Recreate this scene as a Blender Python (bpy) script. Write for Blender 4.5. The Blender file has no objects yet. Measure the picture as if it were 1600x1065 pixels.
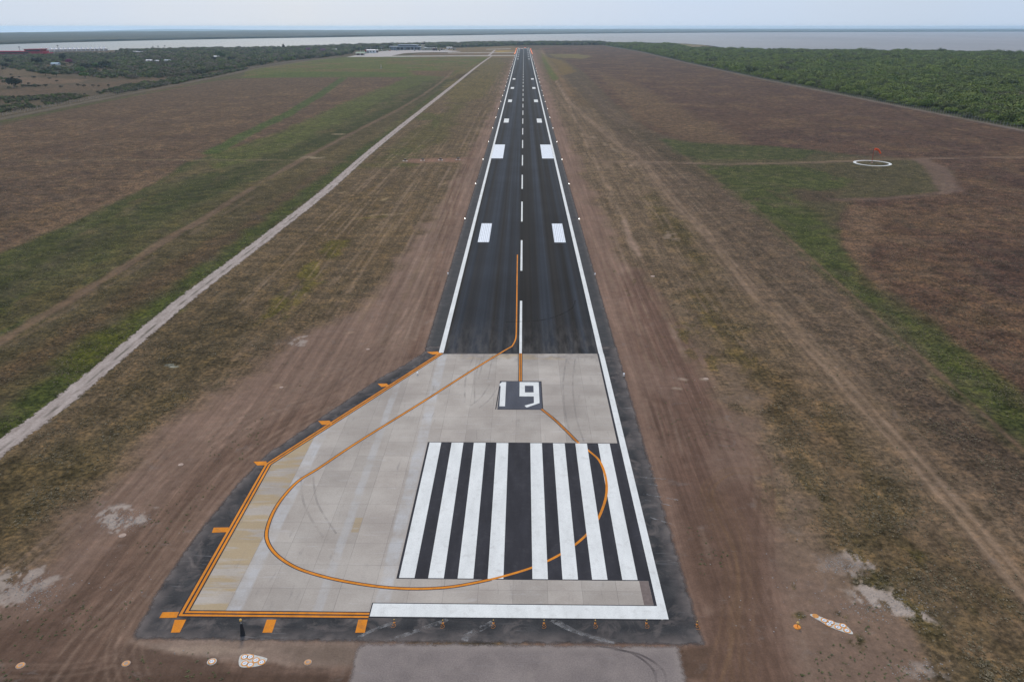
import bpy, bmesh, math, random
import numpy as np
from mathutils import Vector, Matrix, Euler
random.seed(7)
SC = bpy.context.scene
COL = SC.collection
R = math.radians

# ------------------------------------------------------------------ camera
F, CX, CY = 1226.0, 800.0, 532.5           # focal length and centre, in pixels of the 1600 px photograph
H = 55.9                                   # drone height
PITCH = math.atan((CY - 42.0) / F)
YAW = math.atan(18.3 / F * math.cos(PITCH))
CAMX = 0.25
cam = bpy.data.cameras.new('camera')
cam.sensor_width = 36.0; cam.lens = F / 1600 * 36.0
cam.clip_start = 0.5; cam.clip_end = 200000
camo = bpy.data.objects.new('camera', cam); COL.objects.link(camo)
camo.location = (CAMX, 0, H); camo.rotation_euler = (math.pi/2 - PITCH, 0, YAW)
SC.camera = camo

# ------------------------------------------------------------------ sky and sun
SUN_EL, SUN_AZ = R(42), R(-14)
w = bpy.data.worlds.new('World'); SC.world = w; w.use_nodes = True
nt = w.node_tree; nt.nodes.clear()
def wn(t, **k):
    n = nt.nodes.new(t)
    for a, b in k.items(): setattr(n, a, b)
    return n
out = wn('ShaderNodeOutputWorld'); bg = wn('ShaderNodeBackground')
tc = wn('ShaderNodeTexCoord'); sep = wn('ShaderNodeSeparateXYZ'); cmb = wn('ShaderNodeCombineXYZ')
mx = wn('ShaderNodeMath', operation='MAXIMUM'); mx.inputs[1].default_value = 0.02
nt.links.new(tc.outputs['Generated'], sep.inputs[0])
nt.links.new(sep.outputs[0], cmb.inputs[0]); nt.links.new(sep.outputs[1], cmb.inputs[1])
nt.links.new(sep.outputs[2], mx.inputs[0]); nt.links.new(mx.outputs[0], cmb.inputs[2])
sky = wn('ShaderNodeTexSky', sky_type='NISHITA'); sky.sun_disc = False
sky.sun_elevation = SUN_EL; sky.sun_rotation = SUN_AZ
sky.altitude = 100; sky.air_density = 1.0; sky.dust_density = 1.5; sky.ozone_density = 3.0
nt.links.new(cmb.outputs[0], sky.inputs[0])
# thin overcast veil, a little uneven
nz = wn('ShaderNodeTexNoise'); nz.inputs['Scale'].default_value = 2.0; nz.inputs['Detail'].default_value = 4; nz.inputs['Roughness'].default_value = .45
mp = wn('ShaderNodeMapping'); mp.inputs['Scale'].default_value = (1, 1, 3.0); mp.inputs['Location'].default_value = (.35, .1, 0)
nt.links.new(cmb.outputs[0], mp.inputs[0]); nt.links.new(mp.outputs[0], nz.inputs['Vector'])
mr = wn('ShaderNodeMapRange'); mr.inputs['From Min'].default_value = .3; mr.inputs['From Max'].default_value = .7
mr.inputs['To Min'].default_value = .60; mr.inputs['To Max'].default_value = .95
nt.links.new(nz.outputs['Fac'], mr.inputs['Value'])
mix = wn('ShaderNodeMix', data_type='RGBA'); mix.inputs['B'].default_value = (5.7, 7.1, 9.3, 1)
nt.links.new(mr.outputs[0], mix.inputs['Factor']); nt.links.new(sky.outputs[0], mix.inputs['A'])
nt.links.new(mix.outputs['Result'], bg.inputs['Color']); bg.inputs['Strength'].default_value = 0.10
nt.links.new(bg.outputs[0], out.inputs[0])
sd = bpy.data.lights.new('sun', 'SUN'); sd.energy = 2.15; sd.angle = R(14); sd.color = (1, .89, .73)
so = bpy.data.objects.new('sun', sd); COL.objects.link(so)
sdir = Vector((math.sin(SUN_AZ)*math.cos(SUN_EL), math.cos(SUN_AZ)*math.cos(SUN_EL), math.sin(SUN_EL)))
so.rotation_euler = sdir.to_track_quat('Z', 'Y').to_euler(); so.location = (0, -50, 300)
SC.view_settings.view_transform = 'Standard'; SC.view_settings.look = 'None'
SC.view_settings.exposure = 0.0; SC.view_settings.gamma = 1
SC.cycles.volume_bounces = 1; SC.cycles.transparent_max_bounces = 12
SC.cycles.max_bounces = 5

# ------------------------------------------------------------------ helpers
_cp, _sp, _cy, _sy = math.cos(PITCH), math.sin(PITCH), math.cos(YAW), math.sin(YAW)
def G(px, py, z=0.0):
    """where a sight line of the survey photograph meets the level z"""
    xc, yc = (px - CX)/F, -(py - CY)/F
    f = _cp + yc*_sp; u = -_sp + yc*_cp
    dx = xc*_cy - f*_sy; dy = xc*_sy + f*_cy
    t = (z - H)/u
    return (CAMX + dx*t, dy*t)
def GP(pts): return [G(*p) for p in pts]
def lin(c):
    c = np.asarray(c, float)/255.0
    return np.where(c <= .04045, c/12.92, ((c+.055)/1.055)**2.4)
def L3(r, g, b, k=1.0):
    v = lin((r, g, b))*k; return (float(v[0]), float(v[1]), float(v[2]), 1)

def link(o): COL.objects.link(o); return o
def tag(o, label=None, cat=None, group=None, kind=None):
    if label: o['label'] = label
    if cat: o['category'] = cat
    if group: o['group'] = group
    if kind: o['kind'] = kind
    return o
def empty(name, loc, label, cat, group=None, rz=0):
    o = link(bpy.data.objects.new(name, None)); o.location = loc; o.rotation_euler = (0, 0, rz); o.empty_display_size = .5
    return tag(o, label, cat, group)
def copy_tree(o, parent=None):
    c = o.copy(); COL.objects.link(c); c.parent = parent
    for ch in list(o.children): copy_tree(ch, c)
    return c
def mesh_obj(name, verts, faces, mat, parent=None, smooth=False):
    me = bpy.data.meshes.new(name); me.from_pydata([tuple(v) for v in verts], [], faces)
    if isinstance(mat, (list, tuple)):
        for m in mat: me.materials.append(m)
    elif mat: me.materials.append(mat)
    if smooth:
        for p in me.polygons: p.use_smooth = True
    me.update()
    o = link(bpy.data.objects.new(name, me)); o.parent = parent
    return o
class MB:
    """collects simple shaped pieces that become ONE mesh"""
    def __init__(s): s.v = []; s.f = []
    def add(s, vs, fs):
        b = len(s.v); s.v += [tuple(v) for v in vs]; s.f += [tuple(i+b for i in f) for f in fs]; return s
    def box(s, x0, x1, y0, y1, z0, z1):
        return s.add([(x0,y0,z0),(x1,y0,z0),(x1,y1,z0),(x0,y1,z0),(x0,y0,z1),(x1,y0,z1),(x1,y1,z1),(x0,y1,z1)],
                     [(0,3,2,1),(4,5,6,7),(0,1,5,4),(1,2,6,5),(2,3,7,6),(3,0,4,7)])
    def prism(s, poly, z0, z1):                       # extruded outline
        n = len(poly)
        return s.add([(x,y,z0) for x,y in poly]+[(x,y,z1) for x,y in poly],
                     [tuple(range(n))[::-1], tuple(range(n,2*n))]+[(i,(i+1)%n,(i+1)%n+n,i+n) for i in range(n)])
    def prof(s, poly, y0, y1):                        # (x,z) outline extruded along y
        n = len(poly)
        return s.add([(x,y0,z) for x,z in poly]+[(x,y1,z) for x,z in poly],
                     [tuple(range(n)), tuple(range(n,2*n))[::-1]]+[(i,i+n,(i+1)%n+n,(i+1)%n) for i in range(n)])
    def lathe(s, prof, n=12, c=(0,0,0)):              # prof: (r,z)
        vs = []; fs = []
        for r, z in prof:
            for k in range(n):
                a = 2*math.pi*k/n; vs.append((c[0]+r*math.cos(a), c[1]+r*math.sin(a), c[2]+z))
        for i in range(len(prof)-1):
            for k in range(n): fs.append((i*n+k, i*n+(k+1)%n, (i+1)*n+(k+1)%n, (i+1)*n+k))
        fs.append(tuple(range(n))[::-1]); m = (len(prof)-1)*n; fs.append(tuple(range(m, m+n)))
        return s.add(vs, fs)
    def tube(s, pts, rad, n=8):
        pts = [Vector(p) for p in pts]; rad = rad if isinstance(rad, (list, tuple)) else [rad]*len(pts)
        vs = []; fs = []
        for i, p in enumerate(pts):
            d = (pts[min(i+1, len(pts)-1)]-pts[max(i-1, 0)]).normalized()
            a = d.cross(Vector((0,0,1)));  a = a.normalized() if a.length > .05 else Vector((1,0,0))
            b = d.cross(a).normalized()
            for k in range(n):
                t = 2*math.pi*k/n; vs.append(p+(a*math.cos(t)+b*math.sin(t))*rad[i])
        for i in range(len(pts)-1):
            for k in range(n): fs.append((i*n+k, i*n+(k+1)%n, (i+1)*n+(k+1)%n, (i+1)*n+k))
        fs.append(tuple(range(n))); m = (len(pts)-1)*n; fs.append(tuple(range(m, m+n))[::-1])
        return s.add(vs, fs)
    def build(s, name, mat, parent=None, smooth=False): return mesh_obj(name, s.v, s.f, mat, parent, smooth)

# ------------------------------------------------------------------ procedural materials
class NT:
    def __init__(s, name):
        s.m = bpy.data.materials.new(name); s.m.use_nodes = True; s.t = s.m.node_tree; s.t.nodes.clear()
        s.out = s.n('ShaderNodeOutputMaterial'); s.pos = s.n('ShaderNodeNewGeometry').outputs['Position']
    def n(s, t, **k):
        n = s.t.nodes.new(t)
        for a, b in k.items(): setattr(n, a, b)
        return n
    def set(s, sock, v):
        if v is None: return
        if hasattr(v, 'is_linked') or isinstance(v, bpy.types.NodeSocket): s.t.links.new(v, sock)
        else:
            if isinstance(v, (tuple, list)) and len(v) == 3 and sock.type == 'RGBA': v = (*v, 1)
            if isinstance(v, (tuple, list)) and len(v) == 4 and sock.type == 'VECTOR': v = v[:3]
            sock.default_value = v
    def math(s, op, a, b=None, c=None, clamp=False):
        n = s.n('ShaderNodeMath', operation=op, use_clamp=clamp)
        for i, v in enumerate((a, b, c)): s.set(n.inputs[i], v)
        return n.outputs[0]
    def xyz(s, v=None):
        n = s.n('ShaderNodeSeparateXYZ'); s.set(n.inputs[0], v or s.pos); return n.outputs
    def map(s, scale=(1,1,1), loc=(0,0,0), rot=(0,0,0), v=None):
        n = s.n('ShaderNodeMapping'); s.set(n.inputs[0], v or s.pos)
        n.inputs['Scale'].default_value = scale; n.inputs['Location'].default_value = loc; n.inputs['Rotation'].default_value = rot
        return n.outputs[0]
    def noise(s, scale, detail=3, rough=.55, v=None, dist=0):
        n = s.n('ShaderNodeTexNoise'); s.set(n.inputs['Vector'], v or s.pos); n.inputs['Scale'].default_value = scale
        n.inputs['Detail'].default_value = detail; n.inputs['Roughness'].default_value = rough; n.inputs['Distortion'].default_value = dist
        return n.outputs['Fac']
    def rng(s, v, a, b, c=0., d=1., smooth=False):
        n = s.n('ShaderNodeMapRange'); n.clamp = True
        if smooth: n.interpolation_type = 'SMOOTHSTEP'
        for k, x in zip(('Value','From Min','From Max','To Min','To Max'), (v,a,b,c,d)): s.set(n.inputs[k], x)
        return n.outputs[0]
    def mix(s, f, a, b, mode='MIX'):
        n = s.n('ShaderNodeMix', data_type='RGBA', blend_type=mode)
        s.set(n.inputs['Factor'], f); s.set(n.inputs['A'], a); s.set(n.inputs['B'], b); return n.outputs['Result']
    def attr(s, name, what='Fac'):
        n = s.n('ShaderNodeAttribute'); n.attribute_name = name; return n.outputs[what]
    def bright(s, col, f):
        n = s.n('ShaderNodeVectorMath', operation='SCALE'); s.set(n.inputs[0], col); s.set(n.inputs['Scale'], f); return n.outputs[0]
    def finish(s, col, rough=.9, spec=.25, bump=None, bstr=.3, bdist=.05, alpha=None, emit=None, estr=0, metal=0, coat=0):
        b = s.n('ShaderNodeBsdfPrincipled'); s.set(b.inputs['Base Color'], col); s.set(b.inputs['Roughness'], rough)
        b.inputs['Specular IOR Level'].default_value = spec; b.inputs['Metallic'].default_value = metal
        if emit: s.set(b.inputs['Emission Color'], emit); b.inputs['Emission Strength'].default_value = estr
        if bump is not None:
            n = s.n('ShaderNodeBump'); n.inputs['Strength'].default_value = bstr; n.inputs['Distance'].default_value = bdist
            s.set(n.inputs['Height'], bump); s.t.links.new(n.outputs[0], b.inputs['Normal'])
        sh = b.outputs[0]
        if alpha is not None:
            tr = s.n('ShaderNodeBsdfTransparent'); m = s.n('ShaderNodeMixShader')
            s.set(m.inputs[0], alpha); s.t.links.new(tr.outputs[0], m.inputs[1]); s.t.links.new(sh, m.inputs[2]); sh = m.outputs[0]
        s.t.links.new(sh, s.out.inputs[0]); return s.m

def simple(name, col, rough=.7, var=.25, scale=2.0, spec=.3, emit=None, estr=0, metal=0):
    t = NT(name); f = t.rng(t.noise(scale, 4), .3, .7, 1-var, 1+var)
    return t.finish(t.bright(tuple(col[:3]), f), rough, spec, emit=emit, estr=estr, metal=metal)

M = {}
def paint(name, col, dirt, amt, scuff=.25):
    t = NT(name)
    wear = t.rng(t.noise(1.1, 6, .65, dist=.4), .52, .8, 0, scuff)
    fine = t.rng(t.noise(9, 3), .3, .7, .90, 1.05)
    br = t.rng(t.noise(.5, 3, v=t.map((1.6, .35, 1))), .3, .7, 1-amt, 1+amt*.4)
    c = t.mix(wear, col, dirt)
    return t.finish(t.bright(c, t.math('MULTIPLY', fine, br)), .85, .10)
M['white'] = paint('white_paint', L3(226,224,219), L3(160,150,142), .10, .35)
M['white_far'] = paint('white_marking_paint', L3(226,224,219), L3(150,148,150), .12, .35)
M['orange'] = paint('orange_paint', (.72,.245,.025,1), (.34,.16,.07,1), .2, .8)
M['primer'] = paint('dark_primer_paint', (.040,.038,.044,1), (.080,.074,.076,1), .26, .5)
M['number_primer'] = paint('grey_primer_paint', (.085,.088,.105,1), (.13,.12,.125,1), .16, .5)

# grooved white touchdown paint (longitudinal grooves show grey)
t = NT('grooved_white_paint'); x = t.xyz()[0]
g = t.math('PINGPONG', x, .26); g = t.rng(g, .02, .06)
c = t.mix(g, L3(150,150,156), L3(222,226,232)); M['grooved'] = t.finish(t.bright(c, t.rng(t.noise(.9,4), .3,.7,.9,1.06)), .65, .3)

# runway asphalt: paver lanes run lengthwise
t = NT('runway_asphalt'); x, y, z = t.xyz()
lane = t.rng(t.noise(.30, 2, .5, v=t.map((1.0, .0018, 1))), .42, .57)
lane2 = t.rng(t.noise(.75, 4, .55, v=t.map((1.0, .003, 1), (3,0,0))), .35, .68)
c = t.mix(lane, (.0170,.0150,.0140,1), (.0185,.0215,.0275,1))
c = t.bright(c, t.rng(lane2, 0, 1, .72, 1.55)); c = t.bright(c, t.rng(lane, 0, 1, .82, 1.30))
c = t.bright(c, t.rng(t.noise(.05, 4), .3, .7, .85, 1.2)); c = t.bright(c, t.rng(t.noise(6, 3), .3, .7, .85, 1.18))
near = t.rng(y, 134, 152, 1, 0); dusty = t.math('MULTIPLY', near, t.rng(t.noise(.5, 5, .6, v=t.map((2.2,.35,1))), .38, .70, 0, .85))
c = t.mix(dusty, c, (.095,.085,.080,1))
rub = t.math('MULTIPLY', t.rng(t.math('ABSOLUTE', t.math('ADD', t.math('ABSOLUTE', x), -3.2)), .6, 2.4, 1, 0), t.rng(t.noise(.7, 3, v=t.map((1,.01,1),(9,0,0))), .4,.7,.1,.65))
c = t.mix(rub, c, (.011,.0100,.0095,1))
M['asphalt'] = t.finish(c, .9, .12, bump=t.noise(14, 2), bstr=.2, bdist=.02)

def shoulder_mat(name, base, dark, dust, dust_amt, edge=1.2, amp=.9, scratch=.4):
    t = NT(name); x, y, z = t.xyz(); sdv = t.attr('sd')
    n1 = t.noise(.55, 5, .62); n2 = t.noise(2.3, 4, .6)
    e = t.math('ADD', sdv, t.math('MULTIPLY', t.math('ADD', n1, -.5), amp)); e = t.math('ADD', e, t.math('MULTIPLY', t.math('ADD', n2, -.5), amp*.5))
    alpha = t.rng(e, -.05, .45)
    c = t.mix(t.rng(t.noise(.35, 4, .6), .35, .68), base, dark)
    c = t.bright(c, t.rng(t.noise(7, 3), .3, .7, .82, 1.2))
    d = t.rng(e, .15, edge+.8, .85, 0); d2 = t.rng(t.noise(.28, 6, .68, dist=.8), .49, .74, 0, dust_amt)
    c = t.mix(t.math('MAXIMUM', t.math('MULTIPLY', d, t.rng(n1,.35,.62,.15,1)), d2), c, dust)
    sc = t.rng(t.noise(.5, 5, .5, v=t.map((.5, 4.5, 1), rot=(0,0,.12)), dist=1.2), .61, .72, 0, scratch)
    c = t.mix(t.math('MULTIPLY', sc, t.rng(t.noise(.12,2),.45,.6)), c, (.26,.25,.25,1))
    return t.finish(c, .92, .12, alpha=alpha)
M['shoulder'] = shoulder_mat('shoulder_asphalt', (.030,.030,.032,1), (.060,.057,.057,1), (.190,.155,.140,1), .8)
M['run_shoulder'] = shoulder_mat('runway_shoulder_asphalt', (.047,.046,.047,1), (.060,.058,.058,1), (.15,.125,.112,1), .25, .5, .5)
M['blast'] = shoulder_mat('purplish_old_asphalt', (.235,.193,.175,1), (.185,.152,.140,1), (.29,.24,.21,1), .55, .5, .9, .35)
M['apron'] = shoulder_mat('pale_apron_concrete', (.42,.37,.345,1), (.36,.315,.295,1), (.3,.26,.22,1), .2, .2, 1)

# gravel path: pale pinkish limestone with ragged edges and a darker centre rut
t = NT('pale_gravel'); sdv = t.attr('sd')
n1 = t.noise(.5, 6, .7); n2 = t.noise(2.2, 4, .6)
e = t.math('ADD', sdv, t.math('MULTIPLY', t.math('ADD', n1, -.5), 2.6)); e = t.math('ADD', e, t.math('MULTIPLY', t.math('ADD', n2, -.5), 1.0))
c = t.mix(t.rng(t.noise(.9, 5, .6, v=t.map((1.2,.25,1))), .35, .7), (.42,.345,.305,1), (.27,.215,.185,1))
c = t.bright(c, t.rng(n2, .3, .7, .82, 1.15))
xx = t.xyz()[0]
rut = t.math('MULTIPLY', t.rng(t.math('ABSOLUTE', t.math('ADD', t.attr('mid'), -.35)), .10, .38, 1, 0), t.rng(t.noise(.12, 3), .45, .6))
c = t.mix(t.math('MULTIPLY', rut, .75), c, (.095,.085,.06,1))
M['gravel'] = t.finish(c, .95, .1, alpha=t.rng(e, 0, .35))

# slab concrete: joints, slab to slab tone, tan band on the outer lane, sweeping marks
t = NT('slab_concrete'); x, y, z = t.xyz()
cx_ = t.math('DIVIDE', t.math('ADD', x, 30.2+37), 3.70); cy_ = t.math('DIVIDE', y, 4.0)
fx = t.math('FRACT', cx_); fy = t.math('FRACT', cy_)
wn_ = t.n('ShaderNodeTexWhiteNoise', noise_dimensions='2D'); cc = t.n('ShaderNodeCombineXYZ')
t.set(cc.inputs[0], t.math('FLOOR', cx_)); t.set(cc.inputs[1], t.math('FLOOR', cy_)); t.set(wn_.inputs['Vector'], cc.outputs[0])
wl = t.n('ShaderNodeTexWhiteNoise', noise_dimensions='1D'); t.set(wl.inputs['W'], t.math('FLOOR', cx_))
tone = t.math('MULTIPLY', t.rng(wn_.outputs[0], 0, 1, .93, 1.05), t.rng(wl.outputs[0], 0, 1, .94, 1.07))
c = t.mix(t.rng(t.noise(.16, 5, .6), .35, .65), (.355,.302,.258,1), (.445,.388,.335,1))
c = t.mix(t.rng(t.noise(.07, 3, .5), .5, .68, 0, .65), c, (.285,.240,.208,1))
tan = t.math('MULTIPLY', t.math('LESS_THAN', x, -30.2), t.rng(t.noise(.45, 4, .6, v=t.map((.25,1.5,1))), .40, .50, .12, 1))
tan2 = t.math('MULTIPLY', t.math('MULTIPLY', t.math('GREATER_THAN', y, 130.6), t.math('LESS_THAN', y, 133.2)), t.rng(t.noise(.35, 4), .42, .55, 0, .6))
tan2 = t.math('MULTIPLY', tan2, t.math('MULTIPLY', t.math('GREATER_THAN', x, -11), t.math('LESS_THAN', x, 8)))
tan3 = t.math('MULTIPLY', t.math('LESS_THAN', t.math('ABSOLUTE', t.math('ADD', x, 19.6)), .45), t.math('LESS_THAN', t.math('ABSOLUTE', t.math('ADD', y, -79.6)), 1.5))
# ^ small leftover tan rectangle
allt = t.math('MAXIMUM', t.math('MAXIMUM', tan, tan2), t.math('MULTIPLY', tan3, .8))
c = t.mix(t.math('MULTIPLY', allt, .8), c, (.385,.275,.145,1))
def band(x0, x1, amt, sc=.3):
    global c
    wob = t.math('ADD', x, t.math('MULTIPLY', t.math('ADD', t.noise(.3,3), -.5), .5))
    m = t.math('MULTIPLY', t.rng(t.math('ABSOLUTE', t.math('ADD', wob, -(x0+x1)/2)), (x1-x0)/2-.15, (x1-x0)/2+.15, 1, 0), t.rng(t.noise(sc, 5, .65), .38, .62, .1, amt))
    c = t.mix(m, c, (.47,.45,.44,1))
band(-15.0, -13.5, .8); band(-30.1, -28.6, .75); band(-21.2, -20.2, .6)
# dark drag and tyre smears
sm = t.rng(t.noise(.9, 5, .6, v=t.map((1.8,.22,1)), dist=.6), .60, .74, 0, .5)
c = t.mix(t.math('MULTIPLY', sm, t.rng(t.noise(.09, 3), .42, .58)), c, (.17,.155,.15,1))
pour = t.rng(t.noise(.7, 5, .65, v=t.map((.35,2.4,1)), dist=.3), .58, .72, 0, .45)
c = t.mix(pour, c, (.50,.46,.44,1))
c = t.bright(c, tone); c = t.bright(c, t.rng(t.noise(5, 4), .3, .7, .93, 1.06))
jx = t.rng(t.math('ABSOLUTE', t.math('ADD', fx, -.5)), .490, .4965, 0, 1); jy = t.rng(t.math('ABSOLUTE', t.math('ADD', fy, -.5)), .4905, .4965, 0, 1)
c = t.mix(t.math('MULTIPLY', t.math('MAXIMUM', jx, jy), t.rng(t.noise(.4,3), .3,.7,.15,.6)), c, (.12,.105,.098,1))
dirty_edge = t.rng(y, 133.5, 128.5, .7, 0); dn = t.math('MULTIPLY', dirty_edge, t.rng(t.noise(.55,5,.6), .45,.7))
c = t.mix(dn, c, (.14,.125,.12,1))
M['concrete'] = t.finish(c, .85, .25)

M['metal_grey'] = simple('galvanised_metal', (.33,.34,.35), .5, .15, 3, .5)
M['dark_metal'] = simple('dark_metal', (.03,.03,.033), .5, .2, 3)
M['orange_metal'] = simple('orange_enamel', (.75,.26,.03), .45, .2, 6)
M['post_concrete'] = simple('post_concrete', (.30,.285,.27), .9, .2, 2)
M['pad_white'] = simple('white_plaster_pad', (.54,.51,.46), .85, .16, 3)
M['pad_pink'] = simple('pinkish_plaster_pad', (.40,.29,.23), .9, .2, 3)
M['lid_orange'] = simple('orange_lid_paint', (.62,.27,.07), .6, .3, 5)
M['lid_white'] = simple('white_lid', (.66,.68,.70), .6, .12, 5)
M['mark_blue'] = simple('blue_marking', (.10,.14,.25), .6, .1, 5)
M['sock'] = simple('orange_red_fabric', (.85,.11,.035), .8, .12, 1.5)
M['red_pole'] = simple('red_pole_paint', (.32,.03,.025), .6, .15, 2)
M['lamp_white'] = simple('lit_white_lamp', (.9,.9,.9), .4, .0, 1, emit=(1,.97,.92,1), estr=7)
M['lamp_dim'] = simple('pale_lamp_glass', (.8,.8,.8), .3, .05, 1, emit=(1,.97,.92,1), estr=.15)
M['lamp_amber'] = simple('lit_amber_lamp', (.9,.4,.1), .4, .0, 1, emit=(1,.22,.05,1), estr=14)
M['lamp_red'] = simple('lit_red_lamp', (.9,.2,.1), .4, .0, 1, emit=(1,.10,.04,1), estr=16)
M['amber_glass'] = simple('amber_glass', (.75,.45,.12), .25, .1, 2, .6)
M['wall_white'] = simple('white_render', (.62,.62,.62), .8, .1, .3)
M['wall_tan'] = simple('tan_render', (.42,.38,.30), .85, .12, .3)
M['wall_grey'] = simple('grey_blue_cladding', (.24,.28,.36), .6, .12, .3)
M['roof_grey'] = simple('pale_metal_roof', (.36,.40,.46), .5, .1, .2, .5)
M['glass_dark'] = simple('dark_glazing', (.02,.022,.04), .15, .1, .3, .6)
M['roof_green'] = simple('green_sheet_roof', (.16,.26,.19), .6, .12, .2)
M['wall_red'] = simple('red_cladding', (.42,.02,.05), .6, .15, .1)
M['band_dark'] = simple('dark_red_glazing', (.07,.02,.035), .35, .2, .1)
M['roof_brown'] = simple('brown_roof', (.16,.10,.085), .8, .2, .2)
M['tent'] = simple('white_tent_canvas', (.78,.72,.70), .7, .05, .2)
M['bark'] = simple('bark', (.09,.07,.055), .95, .3, 2)
M['roof_blue'] = simple('pale_blue_roof', (.36,.47,.55), .6, .1, .2)

def leaf_mat(name, cols, vary=.35, tint=True):
    t = NT(name)
    oi = t.n('ShaderNodeObjectInfo').outputs['Random']
    r = t.n('ShaderNodeValToRGB'); r.color_ramp.interpolation = 'LINEAR'
    el = r.color_ramp.elements; el[0].color = (*cols[0], 1); el[-1].color = (*cols[-1], 1)
    for i, c_ in enumerate(cols[1:-1]): e = el.new((i+1)/(len(cols)-1)); e.color = (*c_, 1)
    big = t.noise(.006, 3, .55); mid = t.noise(.03, 2)
    f = t.math('ADD', t.math('MULTIPLY', oi, .85), t.math('MULTIPLY', t.math('ADD', t.math('MULTIPLY', big, .7), t.math('MULTIPLY', mid, .5)), .35)) if tint else oi
    t.set(r.inputs[0], t.math('ADD', f, -.1 if tint else 0))
    c = t.bright(r.outputs[0], t.rng(t.noise(.22, 3, .6), .3, .7, 1-vary, 1+vary))
    return t.finish(c, .75, .15)
M['leaf_wood'] = leaf_mat('woodland_leaves', [(.175,.135,.090),(.070,.082,.028),(.155,.195,.038),(.100,.135,.030),(.195,.235,.044),(.082,.095,.034),(.170,.205,.042)])
M['leaf_brush'] = leaf_mat('scrub_leaves', [(.16,.132,.088),(.040,.048,.026),(.105,.135,.040),(.19,.150,.108),(.045,.052,.030),(.14,.18,.048),(.065,.072,.038),(.15,.14,.080)])
M['leaf_dark'] = leaf_mat('dark_leaves', [(.022,.028,.020),(.030,.038,.026)], .3, False)
M['leaf_green'] = leaf_mat('green_leaves', [(.040,.070,.026),(.055,.085,.03)], .3, False)
M['leaf_bright'] = leaf_mat('bright_green_leaves', [(.075,.13,.035),(.085,.14,.04)], .3, False)
M['leaf_pink'] = leaf_mat('pink_blossom', [(.20,.085,.16),(.22,.10,.17)], .3, False)
M['leaf_magenta'] = leaf_mat('magenta_blossom', [(.16,.02,.075),(.18,.025,.085)], .3, False)
M['leaf_far'] = leaf_mat('far_woods', [(.024,.034,.024),(.034,.044,.028)], .3, False)
# ================================================================== ground
rs = np.random.RandomState(11)
_T = rs.rand(256, 256).astype(np.float32)
def vnoise(x, y):
    xi = np.floor(x).astype(np.int64); yi = np.floor(y).astype(np.int64)
    fx = (x-xi).astype(np.float32); fy = (y-yi).astype(np.float32)
    fx = fx*fx*(3-2*fx); fy = fy*fy*(3-2*fy)
    a = _T[xi & 255, yi & 255]; b = _T[(xi+1) & 255, yi & 255]; c = _T[xi & 255, (yi+1) & 255]; d = _T[(xi+1) & 255, (yi+1) & 255]
    return (a*(1-fx)+b*fx)*(1-fy)+(c*(1-fx)+d*fx)*fy
def fbm(x, y, s, o=4, g=.55):
    r = 0; a = 1; t = 0
    for k in range(o):
        r = r + a*vnoise(x/s*2**k+17.3*k, y/s*2**k+9.1*k); t += a; a *= g
    return r/t - .5
def sdpoly(P, x, y):
    """signed distance, positive inside"""
    P = np.asarray(P, np.float64); d = np.full(x.shape, 1e18); ins = np.zeros(x.shape, bool)
    n = len(P)
    for i in range(n):
        ax, ay = P[i]; bx, by = P[(i+1) % n]
        ex, ey = bx-ax, by-ay; L = ex*ex+ey*ey+1e-12
        t = np.clip(((x-ax)*ex+(y-ay)*ey)/L, 0, 1)
        d = np.minimum(d, (x-ax-t*ex)**2+(y-ay-t*ey)**2)
        if ay != by:
            c = ((ay > y) != (by > y)) & (x < ex*(y-ay)/ey+ax); ins ^= c
    d = np.sqrt(d); return np.where(ins, d, -d)
def dline(P, x, y):
    P = np.asarray(P, np.float64); d = np.full(x.shape, 1e18)
    for i in range(len(P)-1):
        ax, ay = P[i]; ex, ey = P[i+1]-P[i]; L = ex*ex+ey*ey+1e-12
        t = np.clip(((x-ax)*ex+(y-ay)*ey)/L, 0, 1)
        d = np.minimum(d, (x-ax-t*ex)**2+(y-ay-t*ey)**2)
    return np.sqrt(d)
def smooth(v, a, b):
    t = np.clip((v-a)/(b-a), 0, 1); return t*t*(3-2*t)
def catmull(P, n=10, closed=False):
    P = [Vector((*p, 0)) for p in P]; out_ = []
    m = len(P)
    for i in range(m if closed else m-1):
        if closed: p0, p1, p2, p3 = P[i-1], P[i], P[(i+1) % m], P[(i+2) % m]
        else: p0, p1, p2, p3 = P[max(i-1,0)], P[i], P[i+1], P[min(i+2, m-1)]
        for k in range(n):
            t = k/n
            q = .5*((2*p1)+(p2-p0)*t+(2*p0-5*p1+4*p2-p3)*t*t+(3*p1-p0-3*p2+p3)*t**3); out_.append((q.x, q.y))
    if not closed: out_.append((P[-1].x, P[-1].y))
    return out_

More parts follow.
